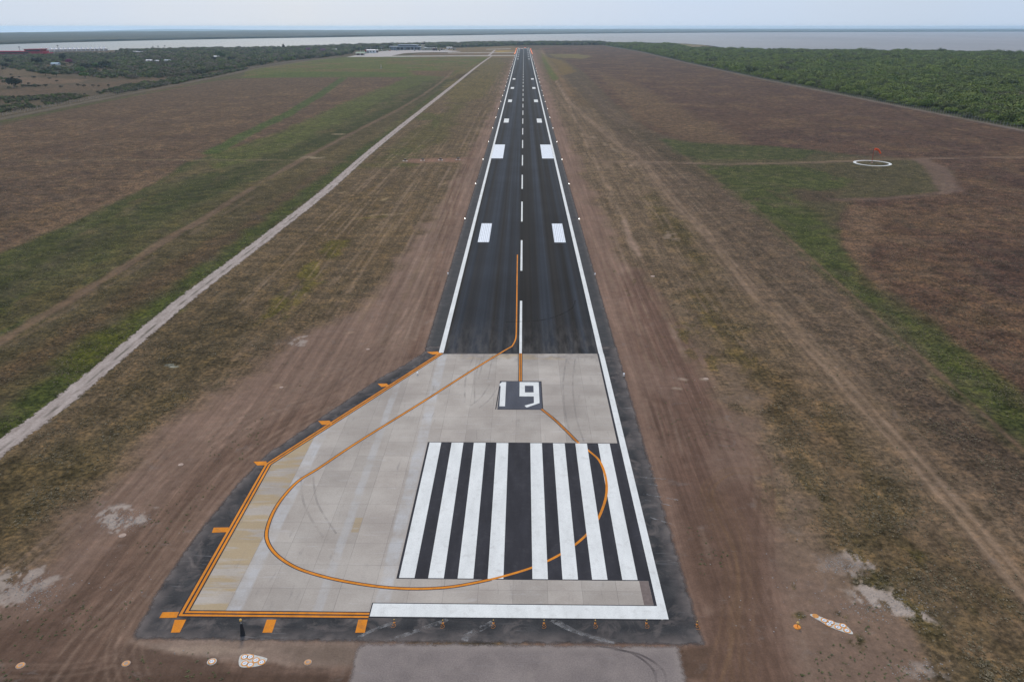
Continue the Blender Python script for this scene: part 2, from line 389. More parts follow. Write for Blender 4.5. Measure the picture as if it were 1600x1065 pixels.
# lattice: cells grow with distance
KK = H*F/(math.cos(PITCH)**2); HP = H*math.tan(PITCH); CC = math.cos(PITCH)/H
ys = np.concatenate([np.arange(64.0, 68, 1.0), np.arange(68, 200, .9), np.arange(200, 1090, 1.7), np.arange(1090, 1500, 12)])
xs = np.concatenate([np.arange(-700, -20, 20), np.arange(-20, 1620, 2.2), np.arange(1620, 2400, 20)])
gy, gx = np.meshgrid(ys, xs, indexing='ij')
WY = KK/(gy-42.0)-HP; WX = (gx-818.3)/((gy-42.0)*CC)+CAMX
nr, nc = WX.shape
X = WX.ravel(); Y = WY.ravel(); NV = len(X)
col = np.empty((NV, 3)); veg = np.full(NV, .8); stk = np.full(NV, .35)
def C(r, g, b, k=1.0): return lin((r, g, b))*k*np.array([1.0, .955, .865])
col[:] = C(86, 74, 61)
def put(mask, idx, c, v=None, s=None):
    m = mask[:, None]; col[idx] = col[idx]*(1-m)+np.asarray(c)*m
    if v is not None: veg[idx] = veg[idx]*(1-mask)+v*mask
    if s is not None: stk[idx] = stk[idx]*(1-mask)+s*mask
def subset(P, mg):
    P = np.asarray(P); return np.nonzero((X > P[:,0].min()-mg) & (X < P[:,0].max()+mg) & (Y > P[:,1].min()-mg) & (Y < P[:,1].max()+mg))[0]
def area(pts, c, v=None, s=None, soft=2.0, amp=0., nsc=12., op=1., world=False, seed=0, spot=None, ani=1.):
    P = pts if world else GP(pts)
    i = subset(P, soft+amp)
    if not len(i): return
    x, y = X[i], Y[i]
    d = sdpoly(P, x, y)+amp*2*fbm(x+seed*37, (y+seed*91)/ani, nsc, 4, .6)
    m = smooth(d, -soft, soft)*op
    if spot: m = m*smooth(fbm(x+seed*5.1, (y+seed)/spot[2], spot[0], 5, .62), spot[1]-.05, spot[1]+.05)
    put(m, i, c, v, s)
def path(pts, wd, c, v=None, s=None, soft=.6, amp=0., nsc=6., op=1., world=False, seed=0, brk=None):
    P = pts if world else GP(pts)
    i = subset(P, wd+soft+amp)
    if not len(i): return
    x, y = X[i], Y[i]
    d = wd/2-dline(P, x, y)+amp*2*fbm(x+seed*37, y+seed*91, nsc, 4, .6)
    m = smooth(d, -soft, soft)*op
    if brk: m = m*smooth(fbm(x+seed, y-seed, brk[0], 4, .6), brk[1]-.08, brk[1]+.08)
    put(m, i, c, v, s)

# --- left of the runway
area([(-900,1300),(0,700),(300,440),(620,190),(780,80),(560,70),(-900,70)], C(80,72,52), .9, .3, 2, 3)
# olive mown ground between gravel path and runway
area([(-600,1065),(0,705),(235,515),(510,298),(700,141),(780,80),(812,78),(760,260),(640,560),(300,800),(-300,1300)], C(97,83,66), .85, .75, 1)
for k, (pts, c) in enumerate([
    ([(60,690),(330,470),(420,420),(360,520),(200,650),(20,780)], (80,70,53)),
    ([(0,730),(120,680),(330,560),(300,620),(120,760),(0,850)], (82,72,52)),
    ([(560,262),(700,170),(745,130),(700,215),(610,262)], (86,80,52)),
    ([(690,120),(775,85),(790,100),(760,150),(700,165)], (98,88,58)),
    ([(400,420),(560,300),(640,270),(560,380),(450,470)], (92,78,58)),
]): area(pts, C(*c), .95, .5, 4, 8, 18, .9, seed=k+1)
area([(395,510),(440,505),(500,440),(545,375),(515,375),(450,440)], C(92,86,38), .9, .4, 1.5, 2.5, 6, .8, seed=3, spot=(9,-.05,3))
area([(250,640),(400,560),(420,600),(280,680)], C(66,66,38), 1, .2, 2, 3, 6, .7, seed=5, spot=(8,0,2))
area([(575,262),(660,175),(690,180),(640,262)], C(78,80,46), 1, .3, 3, 6, 12, .8, seed=7, spot=(14,-.03,3))
area([(605,480),(650,410),(700,310),(712,315),(690,380),(640,500),(600,505)], C(76,76,48), 1, .5, .8, 1.5, 5, .85, seed=8, spot=(4,-.05,4))
area([(540,410),(620,335),(640,300),(660,330),(600,430)], C(102,86,66), .6, .9, 2, 3, 10, .8, seed=9)
# big brown field on the left
area([(-1200,900),(-600,620),(0,399),(94,357),(194,310),(266,271),(294,253),(356,239),(416,217),(500,185),(520,170),(600,140),(640,120),(540,120),(400,121),(280,133),(0,196),(-900,390)], C(90,73,60), 1, .1, .8, 1.5, 10)
area([(-900,700),(0,390),(94,345),(194,300),(290,252),(-900,250)], C(84,69,59), 1, .1, 18, 10, 30, .75, seed=4)
area([(-900,600),(0,399),(640,120),(0,196)], C(108,88,70), 1, .1, 5, 5, 10, .6, seed=14, spot=(14,.05,1.3))
area([(-900,600),(0,399),(640,120),(0,196)], C(80,64,56), 1, .1, 5, 5, 10, .55, seed=24, spot=(18,.08,1.6))
area([(0,399),(94,357),(194,310),(266,271),(270,265),(194,300),(94,343),(0,385)], C(114,93,76), .8, .1, 1.5, 2, 8, .6)
# green strips
gs = [(-600,700),(0,399),(94,357),(194,310),(266,271),(294,253),(356,239),(416,217),(500,185),(520,170),(600,140),(640,120),(700,118),(720,110),(660,140),(560,200),(444,262),(312,342),(96,472),(-600,950)]
area(gs, C(78,77,50), 1, .25, 1.5, 3, 10, .95)
area(gs, C(60,68,36), 1, .2, 2, 3, 10, .6, seed=5, spot=(16,.0,3))
area(gs, C(96,82,62), 1, .2, 2, 3, 10, .5, seed=15, spot=(10,.1,3))
area([(330,240),(416,215),(520,168),(640,120),(690,118),(600,155),(450,232),(340,262)], C(80,86,44), 1, .1, 3, 6, 12, .7, seed=2)
path([(-100,500),(0,448),(130,382),(270,318),(400,262),(520,213),(620,168),(700,125)], 13, C(56,61,33), 1, .1, 4, 6, 8, .8, seed=3)
area([(0,460),(100,400),(180,355),(110,400),(0,470)], C(80,74,60), .9, .3, 5, 3, 9, .7)
path([(0,500),(150,420),(300,335),(400,285)], 6, C(80,74,50), 1, .3, 3, 3, 8, .7, seed=6)
path([(331,239),(380,212),(450,178),(500,148),(537,122)], 9, C(66,80,40), 1, .1, 1.5, 2, 12, .95)
area([(390,105),(430,100),(560,88),(600,86.8),(755,87),(765,90),(720,110),(700,118),(640,120),(540,120.5),(380,122)], C(84,91,42), 1, .2, 3, 4, 20, .95)
area([(390,105),(560,88),(760,87),(720,110),(640,120),(380,122)], C(98,86,58), 1, .2, 3, 4, 20, .8, seed=6, spot=(60,.03,1.2))
area([(360,122),(450,113),(560,112),(640,114),(640,121),(540,121)], C(68,84,34), 1, .2, 4, 6, 20, .7, seed=9)
area([(640,111),(712,110),(700,120),(650,118)], C(96,76,60), .8, .2, 3, 5, 20, .85)
path([(470,103),(560,97),(640,92),(700,88)], 8, C(112,98,66), .8, .1, 5, 4, 20, .6)
# the dirt track beside the green strips
path([(-300,695),(0,532),(96,476.5),(191,419),(278,363),(312,346),(375,305),(444,264),(500,234),(560,203),(620,173),(660,149),(690,128),(708,111)], 3.2, C(108,89,76), .2, .8, 1.0, 1.2, 8, .8)
path([(-300,715),(0,548),(96,490),(191,433),(320,352),(400,305)], 1.2, C(108,92,76), .4, .5, .6, 1.0, 4, .6, seed=5, brk=(10,-.05))
# ground between that track and the gravel path
path([(-200,700),(0,592),(130,510),(250,440),(420,332),(520,262)], 7, C(82,68,53), 1, .2, 3, 4, 12, .9, seed=2)
path([(-200,800),(0,672),(110,590),(200,520),(300,440),(420,350),(500,288),(600,212),(690,142)], 7, C(62,72,34), 1, .1, 2.5, 3, 10, .9, seed=3)
area([(80,560),(150,520),(230,480),(200,540),(120,590)], C(72,76,30), 1, .1, 2, 3, 8, .8, seed=4)
path([(400,290),(500,255),(640,185),(720,125)], 6, C(92,82,58), .9, .2, 3, 4, 12, .7, seed=8)
area([(712,118),(745,110),(728,122),(705,124)], C(66,54,42), 1, 0, 4, 6, 12, .8)
# track across the field, level with the approach lights
path([(-300,251),(0,250.5),(250,250),(400,250),(540,252)], 1.8, C(118,104,84), .5, 0, 1.4, 1.2, 10, .7)
path([(460,252),(520,253),(645,253.5)], 2.5, C(104,86,70), .4, .2, 2, 2, 10, .7)
path([(648,251),(690,250),(722,249.5)], 10, C(130,100,88), .1, .3, 1.5, 2, 8, .85)
for a, b in [(481,246),(497,247),(530,210)]: path([(a-6,b),(a+6,b-.5)], 3, C(150,135,115), .2, 0, 1.5, 1.5, 4, .8)
for a, b, l in [(605,335,24),(722,224,8),(536,300,5),(560,255,4),(692,287,4),(601,311,3)]: path([(a-l,b+1.5),(a+l,b-1)], 1.3, C(150,132,108), .4, 0, .8, .8, 3, .8)
path([(560,342),(600,338)], 2, C(112,100,56), .8, 0, 1, .8, 3, .8)

# --- bare graded dirt west of the slab and along the runway
dirt = [(-700,1300),(-300,1040),(-60,930),(40,880),(150,775),(270,670),(340,610),(400,585),(440,535),(520,500),(590,450),(650,370),(700,300),(740,235),(775,160),(800,95),(806,78),(818,78),(818,320),(760,600),(600,1300)]
area(dirt, C(122,101,91), .12, .8, 3.5, 5, 9)
area([(640,560),(700,300),(745,220),(770,180),(720,300),(690,430),(650,560)], C(106,84,74), .1, 1., 1.2, 1.2, 6, .8)
for k, off in enumerate([-20.5,-22.2,-24.2,-27,-31]):
    path([(off, 140), (off-.6, 260), (off+.3, 420), (off, 800), (off, 1500)], .7, C(134,114,103), .1, .8, .5, .5, 6, .65, world=True, seed=k, brk=(25,-.02))
for k, (a, b) in enumerate([((-26,138),(-28,260)),((-33,150),(-31,330)),((-40,160),(-36,380)),((-46,140),(-41,300)),((-52,130),(-44,360)),((-60,150),(-52,420)),((-65,230),(-58,600))]):
    path([a, ((a[0]+b[0])/2+1.2, (a[1]+b[1])/2), b], .8, C(122,104,88), .3, .8, .6, .7, 6, .55, world=True, seed=k+20, brk=(18,-.03))
area([(0,990),(90,930),(180,850),(250,790),(310,730),(410,660),(470,635),(540,620),(500,650),(400,720),(330,790),(262,900),(210,985),(130,1065),(-100,1100)], C(106,86,76), .05, 1., 1.6, 2.0, 8, .92)
area([(-200,1060),(0,985),(80,960),(160,985),(230,1020),(330,1040),(550,1052),(550,1300),(-200,1300)], C(98,79,70), .05, .6, 1., 1.4, 6, .9)
area([(-200,1052),(0,1046),(140,1047),(260,1046),(548,1050),(548,1300),(-200,1300)], C(82,66,58), .05, .4, .5, .8, 6, .85)
area([(205,1000),(330,997),(555,1003),(552,1040),(440,1038),(330,1022),(240,1018)], C(132,115,106), .05, .2, .6, 1.0, 5, .9)
area([(235,1010),(300,1008),(420,1012),(400,1020),(280,1022)], C(150,132,120), .05, .2, .3, .6, 3, .7)
area([(165,1018),(210,1005),(300,1024),(390,1040),(500,1038),(540,1050),(180,1052)], C(92,75,67), .05, .2, .4, 1.0, 3, .8, seed=3)
# wheel ruts of the graders
def ruts(pts, n, gap, wd, c, op=.6, seed=0, brk=None):
    P = np.array(catmull(GP(pts), 8)); dv = np.gradient(P, axis=0); nn = np.stack([-dv[:,1], dv[:,0]], 1)/np.linalg.norm(dv, axis=1)[:,None]
    for k in range(n):
        o = (k-(n-1)/2)*gap+random.uniform(-.15,.15)
        path([tuple(q) for q in P+nn*o], wd*random.uniform(.7,1.3), c, .05, .5, .22, .12, 2, op*random.uniform(.5,1), world=True, seed=seed+k, brk=brk)
LT, DK = C(134,113,101), C(90,71,62)
ruts([(120,1065),(165,1000),(235,930),(300,840),(370,750),(450,690),(530,640)], 7, 1.1, .35, LT, .5, 1)
ruts([(150,1065),(190,985),(250,905),(330,790),(400,720)], 5, .9, .3, DK, .6, 11)
ruts([(205,1065),(195,1020),(215,960),(270,890),(330,800)], 5, .8, .3, LT, .45, 21)
ruts([(0,1065),(60,1010),(150,950),(230,880),(300,800),(400,700),(500,650)], 5, 1.5, .5, DK, .5, 31)
ruts([(0,1010),(60,975),(140,930),(210,890)], 4, .8, .3, DK, .5, 35)
ruts([(0,1052),(200,1050),(420,1054)], 4, .7, .3, DK, .6, 41)
ruts([(-40,1046),(100,1046),(180,1030)], 3, .8, .3, LT, .3, 45)
ruts([(60,890),(180,790),(300,700),(420,640),(560,560),(660,500)], 5, 1.6, .5, C(126,108,97), .5, 51)
ruts([(250,760),(400,650),(520,600),(640,480),(700,350)], 4, 1.4, .5, C(96,78,69), .5, 61)
ruts([(500,655),(570,600),(625,540),(665,470)], 5, .9, .3, LT, .5, 71)
area([(440,1010),(548,1008),(548,1040),(470,1035)], C(112,98,90), .05, 0, 1, 1, 3, .7)

# --- right of the runway
area([(818,1300),(818,78),(845,78),(1000,250),(1250,500),(1700,900),(2300,1300)], C(104,89,74), .75, .85, 2, 3)
area([(900,120),(1000,200),(1130,256),(1300,400),(1500,600),(1750,850),(1750,1000),(1500,760),(1200,470),(1010,270)], C(94,80,69), .8, .8, 3, 5, 12, .9)
for k, (pts, c) in enumerate([
    ([(1220,640),(1330,680),(1480,860),(1600,1000),(1700,1200),(1500,1100),(1380,960),(1290,840),(1200,720)], (88,76,56)),
    ([(1180,560),(1280,620),(1320,700),(1240,690),(1150,600)], (88,74,55)),
    ([(1090,420),(1160,520),(1200,600),(1130,560),(1070,460)], (92,80,58)),
    ([(1020,300),(1080,360),(1100,420),(1040,380),(1000,310)], (86,76,52)),
    ([(1400,560),(1500,650),(1620,760),(1500,700),(1420,620)], (86,73,65)),
    ([(960,190),(1030,210),(1120,290),(1060,262),(985,215)], (78,68,56)),
    ([(850,100),(880,120),(930,170),(905,165),(862,130)], (96,80,62)),
]): area(pts, C(*c), .95, .5, 3, 5, 10, .9, seed=k+31)
area([(1290,900),(1480,1000),(1620,1065),(1620,900),(1500,830),(1300,800)], C(70,66,40), 1, .2, 4, 5, 8, .8, seed=41, spot=(7,-.02,2))
area([(1290,690),(1400,760),(1500,900),(1500,1000),(1350,880)], C(76,66,50), 1, .3, 3, 4, 7, .6, seed=42, spot=(5,0,2))
# bare band beside the shoulder
area([(818,1300),(818,78),(834,78),(845,110),(872,180),(905,260),(945,350),(990,430),(1050,520),(1120,600),(1170,690),(1210,790),(1260,880),(1330,960),(1420,1065),(1500,1300)], C(120,98,88), .10, .75, 3.0, 5.0, 9)
area([(960,430),(1000,420),(1080,540),(1150,700),(1180,900),(1200,1100),(1120,1100),(1050,800),(1010,620)], C(101,79,70), .05, 1, 2, 2, 8, .8, seed=2)
area([(1110,1300),(1100,1010),(1060,850),(1080,770),(1140,740),(1190,770),(1200,860),(1215,960),(1240,1080),(1250,1300)], C(102,81,71), .03, .5, 1.6, 2.0, 5, .85, seed=3)
area([(1210,830),(1260,850),(1300,905),(1400,960),(1440,1020),(1440,1100),(1260,1100),(1225,950)], C(118,99,89), .15, .1, 1.2, 2.2, 5, .8, seed=4)
area([(1100,650),(1180,650),(1200,740),(1120,760)], C(118,98,88), .05, .3, 1.5, 2, 5, .7, seed=5)
area([(1060,1010),(1110,1010),(1112,1065),(1062,1065)], C(92,74,64), .05, .2, .5, .6, 3, .9)
for k in range(5): path([(19.6+k*1.7, 65), (19.8+k*1.7, 160), (20+k*1.6, 400), (20+k*1.3, 1200)], .6, C(130,108,97), .05, .8, .5, .6, 6, .6, world=True, seed=k+50, brk=(20,-.02))
for k, (a, b) in enumerate([((30,130),(34,420)),((36,110),(40,500)),((44,150),(50,460)),((52,100),(50,330)),((62,120),(60,430)),((70,140),(62,480)),((40,180),(38,700))]):
    path([a, ((a[0]+b[0])/2-1, (a[1]+b[1])/2), b], .9, C(118,101,86), .3, .8, .6, .7, 6, .55, world=True, seed=k+60, brk=(18,-.03))
ruts([(1110,1065),(1135,980),(1140,880),(1110,800),(1105,760),(1140,735),(1190,735),(1215,720)], 3, .7, .3, C(116,92,74), .75, 81)
ruts([(1165,1065),(1160,980),(1170,900),(1155,820),(1120,770)], 4, .7, .28, C(116,92,74), .7, 91)
ruts([(1140,1065),(1150,960),(1140,860),(1080,700),(1020,560)], 5, 1.0, .35, DK, .5, 101)
ruts([(1215,1065),(1205,960),(1195,860),(1200,780)], 3, .9, .35, DK, .6, 106)
ruts([(1190,800),(1190,730),(1160,690),(1090,670),(1040,690)], 4, .9, .4, C(92,72,63), .6, 111)
ruts([(1060,760),(1035,650),(1000,560),(960,430),(930,330)], 6, 1.0, .35, C(134,113,102), .55, 121, (8,-.05))
ruts([(1120,700),(1090,600),(1040,500),(980,380)], 4, 1.3, .5, C(90,71,62), .5, 131)
ruts([(1250,720),(1330,800),(1420,870),(1520,960),(1600,1030)], 4, 2.2, .6, C(104,90,74), .4, 141, (4,-.02))
path([(1238,930),(1255,1000),(1266,1065)], .4, C(132,114,103), .1, 0, .4, .4, 2, .5, brk=(4,0))
for a, b, l in [(1122,820,1)]: path([(1096,825),(1108,870)], .5, C(130,110,99), .1, 0, .4, .5, 1.5, .45)
path([(975,345),(985,375),(1000,400)], 1.4, C(146,124,112), .1, 0, .8, 1, 4, .8)
path([(1048,505),(1070,555)], 1.2, C(140,118,106), .1, 0, .8, 1, 4, .7)
area([(1040,360),(1056,365),(1058,375),(1038,374)], C(148,130,118), .2, 0, 1, 1.5, 3, .7, spot=(2,-.05,1))
area([(925,213),(960,232),(970,240),(935,222)], C(142,124,110), .3, .4, 2, 3, 8, .7, spot=(5,-.03,2))
area([(955,250),(1000,254),(985,262),(960,258)], C(138,118,104), .3, .4, 2, 3, 8, .6, spot=(5,-.03,2))
area([(1000,560),(1060,590),(1050,625),(990,600)], C(118,97,88), .1, .2, 1, 2, 4, .6)
for k, (a, b, r_) in enumerate([(985,455,6),(990,440,5),(960,425,3),(1015,415,4),(1065,520,6),(1180,505,4),(1315,955,5),(1340,1000,8),(1380,1020,8),(1250,960,3),(1243,915,4),(1270,935,4),(1250,660,4),(1290,780,4)]):
    area([(a-r_,b),(a,b-r_),(a+r_,b),(a,b+r_)], C(70,68,42), 1, 0, .5, 1.2, 1.5, .8, seed=k, spot=(1.2,-.04,1.5))
area([(1030,520),(1100,480),(1180,560),(1140,600)], C(96,84,48), 1, .2, 1, 3, 4, .6, seed=5, spot=(2.5,.04,2))
# pale limestone scrapes
PALE = C(158,146,141)
for k, (pts, op) in enumerate([
    ([(150,800),(178,792),(236,793),(228,812),(190,832),(160,828)], .9),
    ([(-40,900),(10,892),(60,888),(92,905),(60,925),(10,950),(-40,960)], .8),
    ([(438,537),(480,525),(470,540)], .8),
    ([(1270,868),(1350,864),(1358,890),(1330,900),(1285,888)], .95),
    ([(1310,918),(1380,912),(1412,935),(1440,958),(1475,975),(1400,955),(1345,945)], .95),
    ([(1395,1040),(1470,1030),(1480,1060),(1430,1065)], .5)]):
    area(pts, PALE, .1, 0, .5, 1.8, 1.6, min(1, op+.05), seed=k*3+1, spot=(.9,-.05,2.0))
for a, b, l in [(440,605,6),(545,520,5),(432,602,3)]: path([(a-l,b),(a+l,b-.8)], .6, C(150,128,112), .1, 0, .4, .4, 1.5, .7)
for a, b, l in [(1058,606,5),(1068,592,3),(1100,592,3)]: path([(a-l,b),(a+l,b+1)], .6, C(160,145,132), .1, 0, .4, .4, 1.5, .8)
for (a, b) in [(265,570),(272,573)]: path([(a-5,b),(a+5,b-1)], .5, C(165,170,165), .3, 0, .3, .4, 1, .8)

rl = random.Random(9)
for k in range(34):                                                # faint wheel lines along the strip
    sd_ = -1 if k % 2 else 1; x0_ = sd_*rl.uniform(20, 62); y0_ = rl.uniform(95, 260); L_n = rl.uniform(90, 320); dx_ = rl.uniform(-5, 5)
    if sd_ < 0 and y0_ < 150: y0_ += 60
    pts_ = catmull([(x0_, y0_), (x0_+dx_*.5+rl.uniform(-1.5,1.5), y0_+L_n*.5), (x0_+dx_, y0_+L_n)], 6)
    for o_ in (0, 1.9): path([(a_+o_, b_) for a_, b_ in pts_], .32, C(138,118,102) if rl.random() < .7 else C(84,69,58), .2, .7, .25, .25, 5, rl.uniform(.35,.65), world=True, seed=k+200, brk=(14,-.08))
area([(1150,600),(1200,640),(1250,760),(1330,860),(1420,960),(1480,1065),(1380,1065),(1290,930),(1230,840),(1180,720)], C(116,98,86), .25, .3, 3, 6, 6, .75, seed=71, spot=(6,-.03,2))
area([(1060,480),(1140,560),(1190,650),(1150,660),(1080,560)], C(114,96,82), .3, .5, 3, 6, 6, .7, seed=72, spot=(6,-.03,2.5))
area([(1250,560),(1400,640),(1600,900),(1600,1065),(1500,1065),(1350,850),(1240,680)], C(104,87,72), .6, .5, 4, 6, 8, .6, seed=73, spot=(9,-.02,2))
# double track running off to the right
T3 = [(845,76),(852,95),(868,125),(890,160),(935,200),(975,232),(997,243),(1026,280),(1061,323),(1097,357),(1143,412),(1183,462),(1240,523),(1295,572),(1364,648),(1433,722),(1506,806),(1600,920),(1800,1150)]
P3 = np.array(GP(T3)); dv = np.gradient(P3, axis=0); nn = np.stack([-dv[:,1], dv[:,0]], 1)/np.linalg.norm(dv, axis=1)[:,None]
path([tuple(q) for q in P3], 4.2, C(116,98,84), .3, .8, 1.8, 1.8, 8, .6, world=True)
for o in (-.9, .9): path([tuple(q) for q in P3+nn*o], .7, C(138,117,101), .1, .6, .5, .8, 5, .8, world=True, seed=3+o, brk=(16,-.15))
path([tuple(q) for q in P3+nn*3.6], 1.0, C(120,102,88), .2, .6, .8, .8, 6, .5, world=True, seed=8, brk=(14,-.05))
path([(870,150),(905,195),(925,225),(950,262)], 1.6, C(128,108,94), .2, .6, 1, 1.2, 6, .6)
path([(848,90),(862,118),(885,155),(905,200),(935,262),(985,360)], 1.2, C(150,128,112), .2, .6, .8, 1.0, 6, .65, brk=(22,-.02))
# green belt and olive ground round the wind sock
area([(1030,216),(1080,222),(1200,228),(1290,236),(1345,245),(1440,252),(1470,268),(1480,290),(1440,306),(1340,312),(1322,330),(1317,345),(1325,400),(1368,440),(1430,480),(1482,520),(1578,600),(1640,650),(1900,880),(1850,900),(1560,670),(1470,590),(1362,492),(1268,410),(1182,335),(1110,275)], C(78,74,54), .95, .1, 2, 3, 10, .9)
area([(1030,216),(1090,222),(1200,227),(1280,236),(1250,248),(1100,250),(1060,240)], C(68,74,44), 1, .1, 2, 3, 10, .9, seed=2)
area([(1080,258),(1240,258),(1330,275),(1320,290),(1240,300),(1280,345),(1315,400),(1368,440),(1400,482),(1460,525),(1560,605),(1620,655),(1900,880),(1850,890),(1560,660),(1470,580),(1362,485),(1268,402),(1182,328),(1110,268)], C(68,76,42), 1, .1, 3, 5, 10, .85, seed=3, spot=(9,-.12,2.5))
area([(1230,292),(1310,300),(1300,320),(1240,312)], C(78,64,56), 1, 0, 4, 5, 10, .7)
path([(1230,330),(1320,395),(1420,478),(1560,590),(1700,700)], 11, C(68,76,40), 1, 0, 6, 4, 8, .7, seed=4)
path([(1196,342),(1272,408),(1366,492),(1474,590),(1562,670),(1720,810)], .9, C(108,88,76), .3, .2, .5, .5, 6, .8)
path([(1055,235),(1100,268),(1200,340)], .9, C(104,88,74), .3, .2, .6, .5, 6, .6)
# dark brown field on the right
fr = [(845,74),(905,72),(940,72),(1000,82),(1080,101),(1200,127),(1400,166),(1600,205),(2400,370),(2600,1200),(1900,880),(1640,650),(1578,600),(1482,520),(1430,480),(1368,440),(1325,400),(1317,345),(1340,314),(1440,306),(1490,296),(1490,268),(1450,251),(1330,240),(1200,228),(1080,222),(1015,203),(960,160),(915,115),(880,92),(850,82)]
area(fr, C(86,67,58), 1, .05, 1.5, 3, 14)
area([(1317,345),(1340,314),(1500,300),(1600,290),(2400,400),(2400,1100),(1640,650),(1482,520),(1368,440)], C(86,67,57), 1, .05, 6, 6, 20, .85, seed=3)
area(fr, C(104,84,68), 1, .05, 5, 5, 20, .6, seed=12, spot=(15,.05,1.2))
area(fr, C(74,57,54), 1, .05, 5, 5, 20, .6, seed=22, spot=(22,.06,1.5))
area([(1317,345),(1330,320),(1380,330),(1350,400),(1380,450),(1368,440),(1325,400)], C(106,86,72), .9, .05, 2, 3, 8, .8, seed=9)
area([(930,110),(1010,140),(1130,200),(1180,228),(1080,222),(1000,190)], C(104,86,68), .9, .2, 6, 8, 16, .6, seed=19)
path([(925,253),(990,252),(1060,254.5),(1130,256.5),(1230,255),(1320,252),(1400,249),(1480,247),(1620,245),(1900,243)], 3.4, C(120,101,88), .15, .1, 1.3, 1.2, 10, .85)
path([(1310,250),(1330,248),(1400,248),(1440,250)], 7, C(96,82,66), .5, .1, 3, 2, 8, .7)
path([(1440,250),(1462,262),(1474,278),(1484,296)], 9, C(104,86,78), .15, .5, 1.6, 2, 6, .85)
path([(1484,300),(1440,305),(1380,310),(1300,312)], 3.5, C(100,82,74), .2, .3, 1.6, 1.6, 8, .8)
for o in (0, 5, 11, 16): path([(1471+o,286),(1475+o,293),(1472+o-3,303)], .5, C(134,116,104), .1, 0, .8, .8, 2, .35)
path([(1390,165),(1440,190),(1500,205),(1560,222)], 3, C(66,50,46), 1, 0, 1.5, 2, 8, .7)
# far end of the airfield
area([(846,84),(853,86),(863,104),(873,122),(866,127),(857,116),(849,98)], C(84,92,44), 1, .2, 3, 3, 20, .9)
area([(858,85),(905,85),(925,88),(912,92),(868,90)], C(112,104,70), 1, .1, 4, 4, 20, .85)
path([(848,79),(852,90),(866,110),(878,125),(892,150)], 4, C(124,100,78), .2, .6, 3, 2, 12, .7)
area([(856,90),(880,95),(900,112),(878,118)], C(112,94,58), 1, .2, 6, 6, 20, .8)
area([(690,76),(800,71),(812,77),(804,90),(760,90),(700,84)], C(118,100,74), 1, .1, 6, 8, 30, .8)
area([(770,79.5),(799,79.2),(800,81),(776,82)], C(160,136,74), .8, .1, 8, 6, 30, .9)
area([(660,83),(803,83.6),(800,86.6),(640,86.5)], C(110,92,78), .6, .1, 4, 6, 30, .8)
path([(812,75),(845,76),(900,77)], 10, C(120,84,74), .4, .1, 5, 3, 30, .8)

# --- beyond the left fence
FL = [(-900,372),(-400,268),(0,186),(100,166),(200,147),(300,128),(400,107.5),(500,92.5),(562,84.8)]
area(FL+[(562,68),(-900,68)], C(82,72,58), 1, .05, 1, 2)
area([(0,140),(120,132),(250,122),(330,122),(220,135),(0,152)], C(92,76,63), 1, .05, 4, 5, 20, .8)
area([(0,120),(140,124),(120,130),(0,133)], C(108,89,74), 1, .05, 4, 5, 20, .8)
area([(0,108),(60,107),(100,118),(0,119)], C(98,84,66), 1, .05, 4, 5, 20, .8)
path(FL, 7, C(96,88,82), .3, .1, 1.5, 1.5, 8, .85)
path([(x_, y_+4.5) for x_, y_ in FL[:-1]]+[(562,86)], 4, C(72,82,44), 1, .05, 1.5, 1.2, 8, .85)
area([(560,71),(812,67),(812,72),(700,75.5),(560,82)], C(70,74,48), 1, 0, 4, 4, 20, .9)
# --- beyond the right fence
FR = [(940,71.2),(1000,81.5),(1080,100),(1200,126),(1400,165),(1600,204),(2000,283),(2400,362)]
area(FR+[(2400,62),(940,62)], C(62,64,42), 1, 0, 1, 2)
path(FR, 5, C(112,102,98), .3, 0, 1.5, 1.4, 8, .9)
path([(x_, y_+3.) for x_, y_ in FR], 2, C(74,60,56), .6, 0, 1, 1, 8, .7)
area([(972,68.3),(1090,68),(1135,75.8),(1085,77.5),(1062,72),(980,70)], C(122,116,84), 1, 0, 5, 6, 40, .9)
area([(1070,71),(1110,71),(1200,78.5),(1140,78.3),(1085,77.5)], C(128,112,92), 1, 0, 5, 6, 40, .9)

